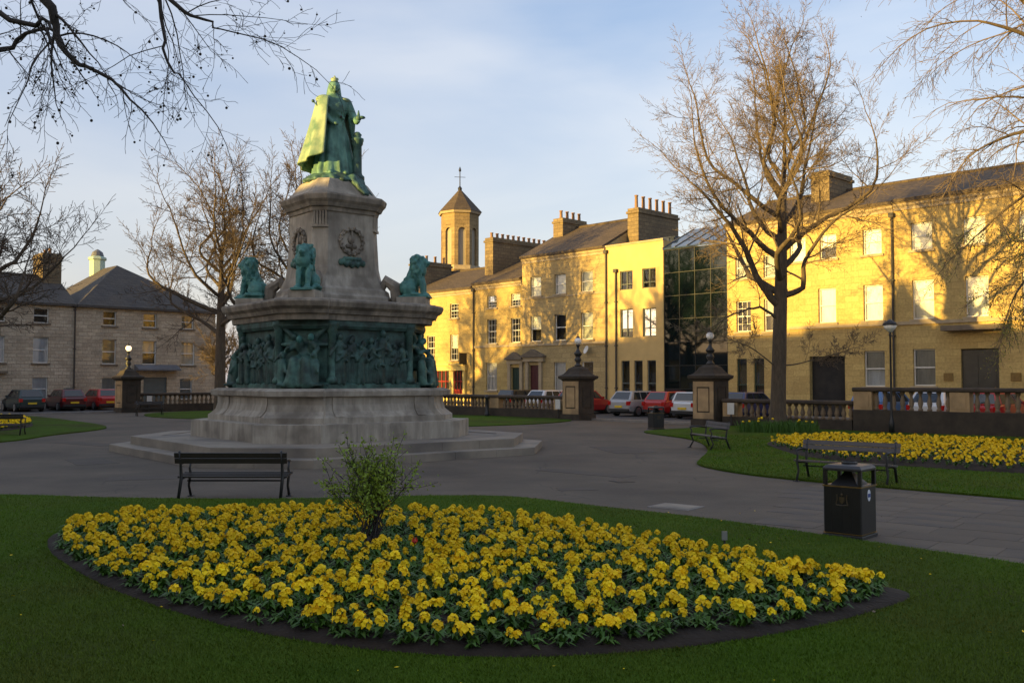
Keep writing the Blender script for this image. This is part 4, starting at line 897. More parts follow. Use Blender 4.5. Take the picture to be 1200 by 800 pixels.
# ------------------------------------------------------------------ gate piers, balustrades
pc = {}
def lamp(loc, lit, label):
    t = thing('pier_lamp', loc, 0, label, 'lamp', 'globe lamps on the gate piers')
    MB().lathe([(.17, 0), (.2, .05), (.13, .12), (.10, .2), (.19, .34), (.16, .42), (.12, .5), (.2, .62), (.22, .66), (.12, .78), (.06, .9), (.06, 1.02), (.12, 1.06), (.1, 1.12)], 12).build('stem', 'iron', t, True)
    MB().ball((0, 0, 1.3), .18, 20, 14).build('globe', 'globe_lit' if lit else 'globe', t, True)
    b = MB().lathe([(.1, 0), (.09, .05), (.03, .1), (.025, .2), (.01, .24)], 10, (0, 0, 1.46)); b.build('finial', 'iron', t, True)
    return t
def pier(x, y, label, lit, lamplabel, s=.56, h=2.0):
    t = thing('gate_pier', ter(x, y), ROT_T, label, 'pier', 'stone gate piers')
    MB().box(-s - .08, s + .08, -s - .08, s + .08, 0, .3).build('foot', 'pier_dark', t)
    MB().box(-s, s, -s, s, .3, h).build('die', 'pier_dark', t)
    for k in range(4):
        mt = Matrix.Rotation(k * math.pi / 2, 4, 'Z'); b = MB()
        a_ = s - .02; c_ = s + .03
        b.box(-a_, -a_ + .2, -c_, -s + .004, .32, h - .02, mt); b.box(a_ - .2, a_, -c_, -s + .004, .32, h - .02, mt); b.box(-a_ + .2, a_ - .2, -c_, -s + .004, .32, .6, mt); b.box(-a_ + .2, a_ - .2, -c_, -s + .004, h - .26, h - .02, mt)
        b.box(-a_ + .26, a_ - .26, -c_, -s + .004, .66, h - .32, mt)
        b.build('panel_frame', 'pier' if k == 0 else 'pier_dark', t)  # west face ochre: weathering, with the west glow also put into the colour
    b = MB(); P = lambda r, z: [(-r, -r, z), (r, -r, z), (r, r, z), (-r, r, z)]
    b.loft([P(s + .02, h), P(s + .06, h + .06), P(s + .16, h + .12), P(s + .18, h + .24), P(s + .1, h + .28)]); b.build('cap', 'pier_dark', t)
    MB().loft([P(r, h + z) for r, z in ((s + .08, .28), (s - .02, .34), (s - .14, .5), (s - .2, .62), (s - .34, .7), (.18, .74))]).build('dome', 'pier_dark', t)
    lamp(ter(x, y, h + .73), lit, lamplabel)
    return t
pier(6.44, -10.6, 'square stone gate pier left of the parked cars', False, 'white globe lamp on the pier left of the parked cars')
pier(14.44, -10.6, 'square stone gate pier with bright ochre panel right of the parked cars', False, 'globe lamp in front of the dark glass building')
pier(-20.5, -22.8, 'dark stone gate pier in front of the hipped roof townhouse', True, 'glowing globe lamp in front of the hipped roof townhouse')
bal_me = {}
def baluster(h):
    if h not in bal_me:
        bal_me[h] = MB().lathe([(.095, 0), (.095, .06), (.06, .1), (.075, .2 * h + .02), (.105, .38 * h), (.095, .48 * h), (.055, .72 * h), (.05, .84 * h), (.08, .88 * h), (.085, h - .05), (.095, h - .04), (.095, h)], 8).mesh('baluster', M['balus'], True)
    return bal_me[h]
def balustrade(p0, p1, z0, top, label, dies=(0, 1), step=.3, wallmat='pier_dark'):
    P0 = ter(*p0); P1 = ter(*p1); Ln = (P1 - P0).length; d = P1 - P0; rz = math.atan2(d.y, d.x)
    t = thing('balustrade', P0, rz, label, 'balustrade', 'stone balustrades round the gardens')
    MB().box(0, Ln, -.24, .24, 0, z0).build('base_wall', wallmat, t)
    b = MB(); rt = .17
    b.loft([[(x, y, z) for y, z in ((-.2, top - rt), (-.25, top - rt + .05), (-.25, top - .04), (-.2, top), (.2, top), (.25, top - .04), (.25, top - rt + .05), (.2, top - rt))] for x in (-.03, Ln + .03)]); b.build('rail', 'rail', t)
    ds = []
    for f in dies:
        x = f * Ln; x0 = max(0, min(Ln - .5, x - .25)); x1 = x0 + .5
        if f not in (0, 1): x0, x1 = x - .35, x + .35
        else: x0, x1 = (0, .75) if f == 0 else (Ln - .75, Ln)
        ds.append((x0, x1)); MB().box(x0, x1, -.2, .2, z0, top - rt).build('die', 'pier', t)
        MB().box(x0 + .12, x1 - .12, -.22, .22, z0 + .1, top - rt - .1).build('die_panel', 'pier', t)
    n = int(Ln / step); hb = round(top - rt - z0, 3)
    for i in range(n):
        x = (i + .5) * Ln / n
        if any(a_ - .1 < x < c_ + .1 for a_, c_ in ds): continue
        put('baluster', baluster(hb), t, (x, 0, z0))
    return t
balustrade((15.2, -10.6), (21.2, -10.6), .45, 1.22, 'low stone balustrade behind the large tree', dies=(0,))
balustrade((21.25, -10.6), (32.5, -10.6), .88, 1.76, 'raised stone balustrade on a dark wall behind the right flower bed', dies=(0, .36), step=.34)
balustrade((5.65, -10.6), (-7, -10.6), .5, 1.22, 'stone balustrade in front of the golden houses, left of a pier', dies=(0, .42))
balustrade((-20.5, -22.05), (-20.5, -11), .5, 1.22, 'stone balustrade in front of the hipped roof townhouse', dies=())
balustrade((-20.5, -30.2), (-20.5, -44), .5, 1.4, 'stone balustrade end at the left edge of the photo', dies=(0,), wallmat='pier_dark')
def notice(p, rz, label, z=.55):
    t = thing('notice_board', p, rz, label, 'notice')
    MB().box(-.17, .17, -.02, .0, z, z + .5).build('board', 'notice', t); MB().box(-.03, .03, .002, .03, 0, z + .45).build('post', 'iron', t)
notice(ter(15.75, -11.0), ROT_T, 'white notice on the balustrade beside the ochre panelled pier'); notice(ter(5.4, -11.0), ROT_T, 'white notice on the balustrade left of a gate pier'); notice(ter(-20.1, -21.6), ROT_T + R(90), 'white notice beside the dark left gate pier')
t = thing('street_lamp', ter(23.0, -11.3), 0, 'slim black street lamp post with small lantern head before the raised wall', 'street lamp')
MB().lathe([(.1, 0), (.1, .45), (.07, .55), (.045, .75), (.035, 3.7), (.06, 3.75), (.04, 3.85)], 10).build('post', 'iron', t, True); MB().lathe([(.06, 3.85), (.2, 4.0), (.26, 4.12), (.05, 4.14)], 12).build('lantern', 'globe', t, True); MB().lathe([(.28, 4.12), (.26, 4.2), (.1, 4.3), (.02, 4.35)], 12).build('lantern_cap', 'iron', t, True)
t = thing('bollard', ter(.2, -11.2), 0, 'dark iron post in front of the balustrade of the golden houses', 'bollard')
MB().lathe([(.14, 0), (.14, .2), (.1, .25), (.09, 1.0), (.13, 1.05), (.12, 1.15), (.02, 1.25)], 10).build('post', 'iron', t, True)
t = thing('ticket_machine', lef(-3.15, -2.6), ROT_L, 'grey ticket machine between the dark hatchback and the maroon car', 'machine')
MB().box(-.25, .25, -.2, .2, 0, 1.5).build('cabinet', 'garage', t); MB().box(-.2, .2, -.22, -.19, 1.0, 1.4).build('panel', 'notice', t)
# ------------------------------------------------------------------ trees
class Tree:
    def __init__(s, seed): s.r = random.Random(seed); s.thick = MB(); s.thin_v = []; s.thin_f = []; s.tips = []; s.nb = 0
    def emit(s, pts, rad, lvl):
        n = 10 if lvl == 0 else 7 if lvl == 1 else 5 if lvl == 2 else 3
        mb = s.thick if lvl <= 1 else s
        if lvl <= 1: s.thick.tube(pts, rad, n)
        else:
            t = MB().tube(pts, rad, n, cap=False); b = len(s.thin_v); s.thin_v += t.v; s.thin_f += [tuple(b + i for i in f) for f in t.f]
        s.nb += 1
    def grow(s, p, d, ln, r0, lvl, P):
        r = s.r; L_ = P[lvl]; ns = L_.get('segs', 4); pts = [p.copy()]; rad = [r0]; d = d.normalized(); tip = L_.get('tip', .35)
        for i in range(ns):
            j = L_.get('jit', .2)
            d = (d + Vector((r.uniform(-j, j), r.uniform(-j, j), r.uniform(-j, j))) + Vector((0, 0, L_.get('up', .08)))).normalized()
            p = p + d * (ln / ns); pts.append(p.copy()); rad.append(max(r0 * (1 - (1 - tip) * (i + 1) / ns), P['rmin']))
        s.emit(pts, rad, lvl); s.children(pts, rad, ln, lvl, P)
    def children(s, pts, rad, ln, lvl, P):
        if lvl + 1 not in P:
            s.tips.append(pts[-1]); s.tips.append(pts[len(pts) // 2]); return
        r = s.r; Cc = P[lvl + 1]; n = max(1, int(Cc['n'] * r.uniform(.75, 1.25))); m = len(pts) - 1; az = r.uniform(0, 6.28)
        for k in range(n):
            t = Cc.get('t0', .25) + (1 - Cc.get('t0', .25)) * (k + r.uniform(.1, .9)) / n
            f = t * m; i = min(int(f), m - 1); fr = f - i
            p = pts[i].lerp(pts[i + 1], fr); rr = rad[i] + (rad[i + 1] - rad[i]) * fr; tg = (pts[i + 1] - pts[i]).normalized()
            az += 2.4 + r.uniform(-.5, .5); o = tg.orthogonal().normalized(); o = Matrix.Rotation(az, 3, tg) @ o
            an = R(r.uniform(*Cc.get('ang', (30, 55)))); d = tg * math.cos(an) + o * math.sin(an)
            s.grow(p, d, ln * Cc['len'] * r.uniform(.7, 1.2) * (1.1 - .5 * t), min(rr * .75, max(rr * Cc.get('rk', .55), P['rmin'])), lvl + 1, P)
        # continue the leader
        s.grow(pts[-1], pts[-1] - pts[-2], ln * Cc['len'] * .9, rad[-1], lvl + 1, P)
    def guide(s, pts, r0, r1, lvl, P, k=4):
        v = [Vector(p) for p in pts]; out = []
        for i in range(len(v) - 1):
            p0, p1, p2, p3 = v[max(i - 1, 0)], v[i], v[i + 1], v[min(i + 2, len(v) - 1)]
            for j in range(k):
                t = j / k; out.append(.5 * ((2 * p1) + (-p0 + p2) * t + (2 * p0 - 5 * p1 + 4 * p2 - p3) * t * t + (-p0 + 3 * p1 - 3 * p2 + p3) * t ** 3))
        out.append(v[-1]); n = len(out)
        out = [p + Vector([s.r.uniform(-.04, .04) for _ in range(3)]) * (1 if 0 < i < n - 1 else 0) for i, p in enumerate(out)]
        rad = [r0 + (r1 - r0) * (i / (n - 1)) ** .8 for i in range(n)]
        s.emit(out, rad, lvl); ln = sum((out[i + 1] - out[i]).length for i in range(n - 1)); s.children(out, rad, ln, lvl, P)
    def finish(s, name, loc, label, bark='bark', twig='twig', group=None, cat='tree'):
        t = thing(name, loc, 0, label, cat, group)
        s.thick.build('trunk', bark, t, True)
        me = bpy.data.meshes.new('crown'); me.from_pydata(s.thin_v, [], s.thin_f); me.update(); me.materials.append(M[twig]); me.polygons.foreach_set('use_smooth', [True] * len(me.polygons))
        put('crown', me, t); return t
def leafy(tips, n, size, seed, spread=.15):
    r = np.random.RandomState(seed); T = np.array([tuple(p) for p in tips]); idx = r.randint(0, len(T), n)
    c = T[idx] + r.normal(0, spread, (n, 3)); a = r.normal(0, 1, (n, 3)); a /= np.linalg.norm(a, axis=1)[:, None]; b_ = np.cross(a, r.normal(0, 1, (n, 3))); b_ /= np.linalg.norm(b_, axis=1)[:, None]
    sz = size * r.uniform(.6, 1.3, (n, 1)); V = np.stack([c - a * sz, c + b_ * sz * .5, c + a * sz, c - b_ * sz * .5], 1).reshape(-1, 3)
    return V, np.arange(4 * n).reshape(n, 4)

def dome_limbs(T, fork, top, crown_r, crown_c, n, r0, P, seed, base_r=.35, sq=1.0):
    # limbs leave the trunk between fork and top, bow outwards and turn up to end on an ovoid crown surface
    r = random.Random(seed); az = r.uniform(0, 6.28)
    for k in range(n):
        f = (k + .5) / n; az += 2.4 + r.uniform(-.3, .3); zf = fork + (top - fork) * f ** .8
        ph = R(-12 + 100 * f + r.uniform(-7, 7)); rr_ = crown_r * r.uniform(.66, .84)
        e = Vector((rr_ * math.cos(ph) * math.cos(az), rr_ * math.cos(ph) * math.sin(az) * sq, crown_c + (T.h - crown_c) * .74 * math.sin(ph)))
        s0 = Vector((T.lean(zf)[0], T.lean(zf)[1], zf)); hr = Vector((e.x - s0.x, e.y - s0.y, 0)); dz = e.z - zf
        m1 = s0 + hr * .42 + Vector((r.uniform(-.5, .5), r.uniform(-.5, .5), dz * .22 + .1)); m2 = s0 + hr * .8 + Vector((r.uniform(-.7, .7), r.uniform(-.7, .7), dz * .56))
        T.guide([s0, m1, m2, e], r0 * (1 - .5 * f), .03, 1, P)
def dome_tree(seed, loc, h, fork, top, crown_r, crown_c, n, tr, P, name, label, group=None, lean=0.0, r0=None, bark='bark', twig='twig', extra=()):
    T = Tree(seed); T.h = h; T.lean = lambda z: (lean * max(0, z - 1) / h, 0)
    zz = [-.1, .25, .8, 2, fork, (fork + top) / 2, top]; T.thick.tube([(T.lean(z)[0], 0, z) for z in zz], [tr * 1.55, tr * 1.2, tr * 1.05, tr * .97, tr * .88, tr * .66, tr * .3], 12)
    for g, a_, c_ in extra: T.guide(g, a_, c_, 1, P)
    dome_limbs(T, fork, top, crown_r, crown_c, n, r0 or tr * .5, P, seed + 1)
    T.guide([(T.lean(top)[0], 0, top - .3), (T.lean(top)[0] + .1, .1, (top + h * .82) / 2), (T.lean(top)[0], 0, h * .82)], tr * .35, .03, 1, P)
    return T.finish(name, loc, label, bark, twig, group), T
PT = {'rmin': .006, 2: dict(n=9, len=.38, ang=(32, 78), up=.07, jit=.25, segs=5, t0=.32, rk=.46, tip=.35), 3: dict(n=8, len=.46, ang=(25, 60), up=.05, jit=.2, segs=4, t0=.18, rk=.48, tip=.4), 4: dict(n=6, len=.5, ang=(25, 60), up=.03, jit=.22, segs=3, t0=.18, rk=.55, tip=.5), 5: dict(n=3, len=.55, ang=(25, 55), up=.0, jit=.22, segs=2, t0=.3, rk=.65, tip=.6)}
LOWL = [([(.05, 0, 4.4), (-.8, -.4, 4.9), (-1.9, -.8, 4.6), (-2.8, -1.0, 4.1)], .07, .02), ([(.02, 0, 2.4), (-1.0, -.4, 3.2), (-2.1, -.8, 3.6)], .035, .012), ([(.05, 0, 2.5), (1.3, -.4, 2.8), (2.6, -.8, 3.2)], .035, .012),
        ([(.2, 0, 5.4), (.95, -.3, 5.7), (1.0, -.5, 6.8), (2.0, -.8, 8.2), (3.3, -1.1, 9.2)], .15, .03), ([(.1, 0, 5.0), (-.7, -.2, 5.9), (-1.5, -.5, 7.4), (-2.6, -.9, 8.8), (-3.7, -1.2, 9.8)], .19, .03)]
dome_tree(21, (10.75, 38.0, .05), 17.0, 5.2, 10.5, 4.8, 10.2, 15, .30, PT, 'lime_tree', 'large bare tree standing in front of the golden stone houses', lean=.6, r0=.17, extra=LOWL)
PB = {'rmin': .0105, 2: dict(n=10, len=.40, ang=(32, 78), up=.06, jit=.24, segs=4, t0=.2, rk=.46, tip=.35), 3: dict(n=8, len=.46, ang=(25, 60), up=.05, jit=.2, segs=3, t0=.2, rk=.5, tip=.4), 4: dict(n=6, len=.52, ang=(25, 60), up=.03, jit=.22, segs=2, t0=.2, rk=.6, tip=.5)}
GTR = 'bare trees round the square'
dome_tree(31, (-16.0, 51.5, .05), 14.6, 4.2, 8.5, 4.4, 8.6, 14, .3, PB, 'bare_tree', 'bare tree behind the left side of the memorial', GTR, twig='twig_dark')
dome_tree(32, (-12.2, 54.0, .05), 15.4, 4.6, 9, 3.8, 9.4, 13, .29, PB, 'bare_tree', 'bare reddish tree just behind the memorial pedestal', GTR, twig='twig_dark')
dome_tree(33, (-18.9, 61.0, .05), 5.6, 1.4, 3, 1.9, 3.2, 8, .1, PB, 'bare_tree', 'small bare tree by the hipped roof townhouse', GTR, r0=.05)
dome_tree(34, (-34.7, 48.1, .05), 14.5, 4, 9, 4.6, 9, 13, .34, PB, 'bare_tree', 'bare tree out of view past the left edge', GTR)
# tree beyond the left edge, limbs reaching into view
dome_tree(41, (-22.6, 37.0, .05), 12.2, 3.0, 8, 5.4, 7.2, 20, .4, PB, 'bare_tree', 'bare tree at the left edge above the townhouse roof', GTR, r0=.17, twig='twig_dark')
# overhanging plane tree close on the left: trunk out of frame, limbs across the top
TP = Tree(51); PP = {'rmin': .0026, 2: dict(n=8, len=.17, ang=(30, 65), up=-.05, jit=.2, segs=6, t0=.3, rk=.38, tip=.35), 3: dict(n=6, len=.42, ang=(30, 65), up=-.04, jit=.24, segs=4, t0=.15, rk=.45, tip=.4), 4: dict(n=4, len=.45, ang=(30, 65), up=-.02, jit=.28, segs=3, t0=.15, rk=.55, tip=.5)}
TP.thick.tube([(0, 0, -.1), (0, 0, 1), (.05, 0, 3), (.1, 0, 6), (.2, 0, 9)], [.55, .42, .36, .32, .2], 10)
foot = Vector((-10.5, 9.5, .05))
for g, r0, r1 in [([(.1, 0, 7.5), (3.2, .4, 8.0), (5.33, 0.50, 6.20), (5.54, 0.50, 5.73), (5.90, 0.50, 5.38)], .10, .022), ([(.1, 0, 8.0), (4.0, .8, 8.4), (6.32, 0.90, 6.56), (6.57, 0.90, 5.69), (6.82, 0.90, 5.35)], .05, .008),
                  ([(.1, 0, 8.4), (4.6, .4, 8.2), (6.74, 0.30, 6.15), (7.14, 0.30, 5.86), (7.41, 0.30, 5.71)], .05, .008),
                  ([(.1, 0, 7.0), (3.0, -.4, 7.2), (5.49, -0.30, 5.61), (5.87, -0.30, 5.57), (5.89, -0.30, 5.33)], .05, .01), ([(.1, 0, 6.6), (2.6, .4, 6.2), (4.44, 1.10, 5.76), (4.93, 1.10, 5.96), (5.42, 1.10, 5.96)], .06, .012)]: TP.guide(g, r0, r1, 1, PP)
tp = TP.finish('plane_tree', foot, 'dark bare branches hanging into the top left corner', 'bark_dark', 'bark_dark')
b = MB(); rr = random.Random(9)
for p_ in rr.sample(TP.tips, min(260, len(TP.tips))): b.ball((p_.x, p_.y, p_.z - .03), rr.uniform(.008, .017), 6, 4)
tag(b.build('seed_balls', 'seed', tp, True), kind='stuff')
# tree beyond the right edge: drooping twigs with opening buds before the terrace
TR = Tree(61); PR = {'rmin': .006, 2: dict(n=11, len=.40, ang=(25, 60), up=-.10, jit=.16, segs=6, t0=.2, rk=.45, tip=.35), 3: dict(n=10, len=.42, ang=(25, 60), up=-.14, jit=.2, segs=4, t0=.15, rk=.5, tip=.4), 4: dict(n=7, len=.5, ang=(25, 60), up=-.1, jit=.22, segs=3, t0=.15, rk=.55, tip=.5)}
footr = Vector((17.2, 25.5, .05))
TR.thick.tube([(0, 0, -.1), (0, 0, 1), (-.1, 0, 3), (-.1, 0, 6), (0, 0, 8)], [.6, .45, .4, .36, .25], 10)
for g, r0, r1 in [([(-.1, 0, 6), (-1.2, .1, 9.4), (-2.6, .2, 11.4), (-4.2, .3, 12.0)], .16, .03), ([(-.1, 0, 6.5), (-1.0, .5, 10), (-2.4, .8, 12.6), (-4.0, 1.0, 13.6)], .16, .03), ([(-.1, 0, 5.5), (-1.4, .2, 8), (-2.8, .4, 8.9), (-4.2, .5, 8.4)], .13, .025),
                  ([(-.1, 0, 5), (-1.3, .2, 6.6), (-2.6, .3, 7.2), (-3.9, .4, 6.4)], .12, .025), ([(-.1, 0, 7), (.2, .2, 10), (-.4, .4, 13), (-1.2, .3, 15)], .16, .03), ([(-.1, 0, 6), (1.6, .4, 8.6), (3, .6, 10)], .16, .03), ([(-.1, 0, 5.4), (-1.2, -1.4, 7.8), (-2.2, -2.4, 8.8)], .12, .03), ([(-.1, 0, 4.4), (-1.4, .3, 5.4), (-2.6, .4, 5.2), (-3.3, .5, 4.2)], .09, .02)]: TR.guide(g, r0, r1, 1, PR)
trr = TR.finish('weeping_tree', footr, 'drooping bare branches with yellow buds hanging in at the right edge', 'bark', 'twig')
low = [p_ for p_ in TR.tips if p_.z < 6.2]
V, F = leafy(low, 5000, .028, 4, .08); tag(put('buds', mesh_from_np('buds', V, F, 'bud'), trr), kind='stuff')
V, F = leafy([p_ for p_ in TR.tips if p_.z >= 6.2], 3500, .02, 5, .08); tag(put('buds', mesh_from_np('buds', V, F, 'seed'), trr), kind='stuff')

# ------------------------------------------------------------------ parked cars
def car_meshes(kind):
    est = kind == 'estate'; Lh = 4.3 if est else 3.9; W = .84; k = Lh / 3.9
    b = MB(); st = [(-1.95, .42, .80, .70), (-1.9, .28, .9, .78), (-1.6, .24, .94, .83), (-.6, .22, .94, W), (.6, .22, .92, W), (1.2, .24, .86, .83), (1.7, .26, .74, .79), (1.92, .32, .62, .70)]
    rings = []
    for x, z0, z1, w in st: zm = (z0 + z1) / 2; rings.append([(x * k, -w * .92, z0), (x * k, -w, zm), (x * k, -w * .95, z1), (x * k, w * .95, z1), (x * k, w, zm), (x * k, w * .92, z0)])
    body = b.loft(rings)
    lowr = [(-1.86 * k, .93), (.95 * k, .92)]; top = [(-1.45 * k if not est else -1.7 * k, 1.43), (.3 * k, 1.43)]
    wb, wt = .78, .60
    Q = [(lowr[0][0], -wb, .9), (lowr[1][0], -wb, .88), (lowr[1][0], wb, .88), (lowr[0][0], wb, .9), (top[0][0], -wt, 1.42), (top[1][0], -wt, 1.42), (top[1][0], wt, 1.42), (top[0][0], wt, 1.42)]
    cab = MB().add(Q, [(0, 3, 2, 1), (4, 5, 6, 7), (0, 1, 5, 4), (1, 2, 6, 5), (2, 3, 7, 6), (3, 0, 4, 7)])
    Q = [Vector(p) for p in Q]; wins_ = []
    def quad(a, b_, c, d, u0, u1, v0, v1):
        f = lambda u, v: (a.lerp(b_, u)).lerp(d.lerp(c, u), v)
        n = (b_ - a).cross(d - a).normalized(); P = [f(u0, v0), f(u1, v0), f(u1, v1), f(u0, v1)]
        return MB().add([p + n * .012 for p in P] + [p - n * .02 for p in P], [(0, 1, 2, 3), (0, 4, 5, 1), (1, 5, 6, 2), (2, 6, 7, 3), (3, 7, 4, 0)])
    wins_.append(('rear_window', quad(Q[3], Q[0], Q[4], Q[7], .1, .9, .14, .88))); wins_.append(('windscreen', quad(Q[1], Q[2], Q[6], Q[5], .06, .94, .08, .92)))
    for nm, a_, b_, c_, d_ in (('side_window', Q[0], Q[1], Q[5], Q[4]), ('side_window', Q[2], Q[3], Q[7], Q[6])):
        for u0, u1 in ((.1, .34), (.37, .64), (.67, .9)) : wins_.append((nm, quad(a_, b_, c_, d_, u0, u1, .12, .86)))
    return body, cab, wins_, k
cc = {}
tyre_me = MB().loft([[(.30 * c_ * math.cos(2 * math.pi * i / 20), y, .30 * c_ * math.sin(2 * math.pi * i / 20)) for i in range(20)] for y, c_ in ((-.1, .82), (-.1, .96), (-.06, 1), (.06, 1), (.1, .96), (.1, .82))]).mesh('tyre', M['tyre'], True)
rim_me = MB().loft([[(.22 * c_ * math.cos(2 * math.pi * i / 16), y, .22 * c_ * math.sin(2 * math.pi * i / 16)) for i in range(16)] for y, c_ in ((-.11, .3), (-.102, 1), (.102, 1), (.11, .3))]).mesh('rim', M['rim'])
def car(p, rz, color, kind, label, group):
    t = thing('parked_car', p, rz, label, 'car', group)
    key = (kind, color)
    if key not in cc:
        body, cab, ws, k = car_meshes(kind)
        cc[key] = (body.mesh('body', M['car_' + color]), cab.mesh('cabin', M['car_' + color]), [(n, w.mesh(n, M['carglass'])) for n, w in ws], k)
    bm_, cm_, ws, k = cc[key]
    bevel(put('body', bm_, t), .07, 3); bevel(put('cabin', cm_, t), .06, 2)
    for n, w in ws: put(n, w, t)
    for x in (-1.22 * k, 1.22 * k):
        for y in (-.76, .76): w_ = put('wheel', rim_me, t, (x, y, .3)); put('tyre', tyre_me, w_)
    for y in (-.62, .62):
        MB().box(-1.985 * k, -1.8 * k, y * 1.08 - .1, y * 1.08 + .1, .64, .86).build('tail_light', 'tail', t); MB().box(1.78 * k, 1.95 * k, y - .14, y + .14, .5, .64).build('headlight', 'headl', t)
        MB().box(.62 * k, .78 * k, y * 1.28 - .06, y * 1.28 + .06, .92, 1.05).build('mirror', 'car_' + color, t)
    MB().box(-2.0 * k, -1.9 * k, -.26, .26, .5, .61).build('number_plate', 'plate_y', t)
    MB().box(-1.99 * k, -1.78 * k, -.72, .72, .3, .44).build('bumper', 'trimblack', t); MB().box(1.74 * k, 1.95 * k, -.7, .7, .3, .42).build('bumper', 'trimblack', t)
    MB().box(-1.7 * k, 1.7 * k, -.66, .66, .17, .26).build('underside', 'trimblack', t)
    return t
RT = R(43.9); GC = 'cars parked along the golden houses'
for x, y, col, kd, lab in [(4.75, -3.4, 'silver', 'hatch', 'silver hatchback partly hidden behind a gate pier'), (7.1, -3.3, 'red', 'hatch', 'red hatchback with yellow number plate between silver and white cars'), (9.45, -3.7, 'white', 'estate', 'white car with red tail lights behind the far litter bin'), (11.9, -3.2, 'blue', 'hatch', 'dark blue car left of the ochre panelled pier'),
                           (-4.6, -3.3, 'black', 'estate', 'black car roof showing above the left balustrade'), (-1.9, -3.6, 'white', 'hatch', 'white car seen through the balusters left of a gate pier'), (.7, -3.6, 'red', 'hatch', 'red car seen through the balusters left of a gate pier'),
                           (19.6, -4.2, 'skyblue', 'estate', 'pale blue estate car in front of the dark archway'), (22.2, -4.4, 'white', 'hatch', 'white car seen through the raised balustrade near its left end'), (24.6, -4.9, 'red', 'estate', 'red estate car seen through the raised balustrade'), (27.1, -4.9, 'red', 'hatch', 'red hatchback seen through the raised balustrade at right'), (29.5, -4.9, 'skyblue', 'hatch', 'blue car seen through the raised balustrade at the right edge')]:
    p_ = ter(x, y); c_ = car(p_, RT, col, kd, lab, GC)
    if x > 18: c_.location.z = .13
t_ = sheet('pavement', tpoly((17.6, -7.3), (34, -7.3), (34, -1.72), (17.6, -1.72)), -.05, .132, 'asphalt'); t_.name = 'raised_road'
GL = 'cars parked by the townhouses'
for x, y, col, kd, lab in [(-6.2, -3.2, 'green', 'hatch', 'dark green hatchback parked by the left townhouse'), (-3.5, -2.9, 'maroon', 'hatch', 'maroon car parked right of the grey ticket machine'), (-1.2, -2.9, 'red', 'hatch', 'bright red car beside the dark left gate pier')]: car(lef(x, y), R(133.9), col, kd, lab, GL)

# ------------------------------------------------------------------ benches
def bench(p, rz, label, wood, Lb=1.85):
    t = thing('park_bench', (*p, .02), rz, label, 'bench', 'park benches')     # sits facing local -y
    h = Lb / 2
    for i in range(4): MB().box(-h, h, -.24 + i * .115, -.24 + i * .115 + .095, .40 - .012 * i, .432 - .012 * i).build('seat_slat', wood, t)
    for zb in (.62, .715):
        o = MB().box(-h - .02, h + .02, -.016, .016, 0, .088).build('back_slat', wood, t, loc=(0, .27 + (zb - .62) * .28, zb)); o.rotation_euler.x = R(-14)
    for s_ in (-1, 1):
        x = s_ * (h - .07); b = MB()
        b.tube([(x, .36, 0), (x, .22, .36), (x, .25, .58), (x, .33, .83)], [.026, .03, .024, .02], 8); b.tube([(x, -.28, 0), (x, -.16, .2), (x, -.24, .4), (x, -.2, .5), (x, -.27, .62)], [.026, .022, .026, .02, .022], 8)
        b.tube([(x, -.24, .385), (x, 0, .37), (x, .23, .35)], .022, 8); b.tube([(x, -.27, .62), (x, -.1, .645), (x, .1, .63), (x, .26, .6)], [.026, .022, .022, .02], 8)
        b.box(x - .04, x + .04, -.34, -.22, -.02, .02); b.box(x - .04, x + .04, .3, .42, -.02, .02)
        b.build('end_frame', 'iron', t, True)
    MB().tube([(-h + .1, 0, .3), (h - .1, 0, .3)], .014, 6).build('stretcher', 'iron', t)
    return t
bench((-4.76, 16.25), R(180), 'dark wooden bench seen from behind in front of the memorial', 'wood', 1.86)
bench((6.55, 18.55), R(-40), 'worn wooden bench facing the path in front of the right flower bed', 'wood_worn', 1.9)
bench((5.75, 27.6), R(-80), 'small bench seen end on by the right lawn edge', 'wood_worn', 1.7)
bench((-20.6, 53.5), R(30), 'small dark bench near the left gate pier', 'wood', 1.5)
bench((-18.6, 34.2), R(190), 'dark bench at the left edge beside the small flower bed', 'wood', 1.7)

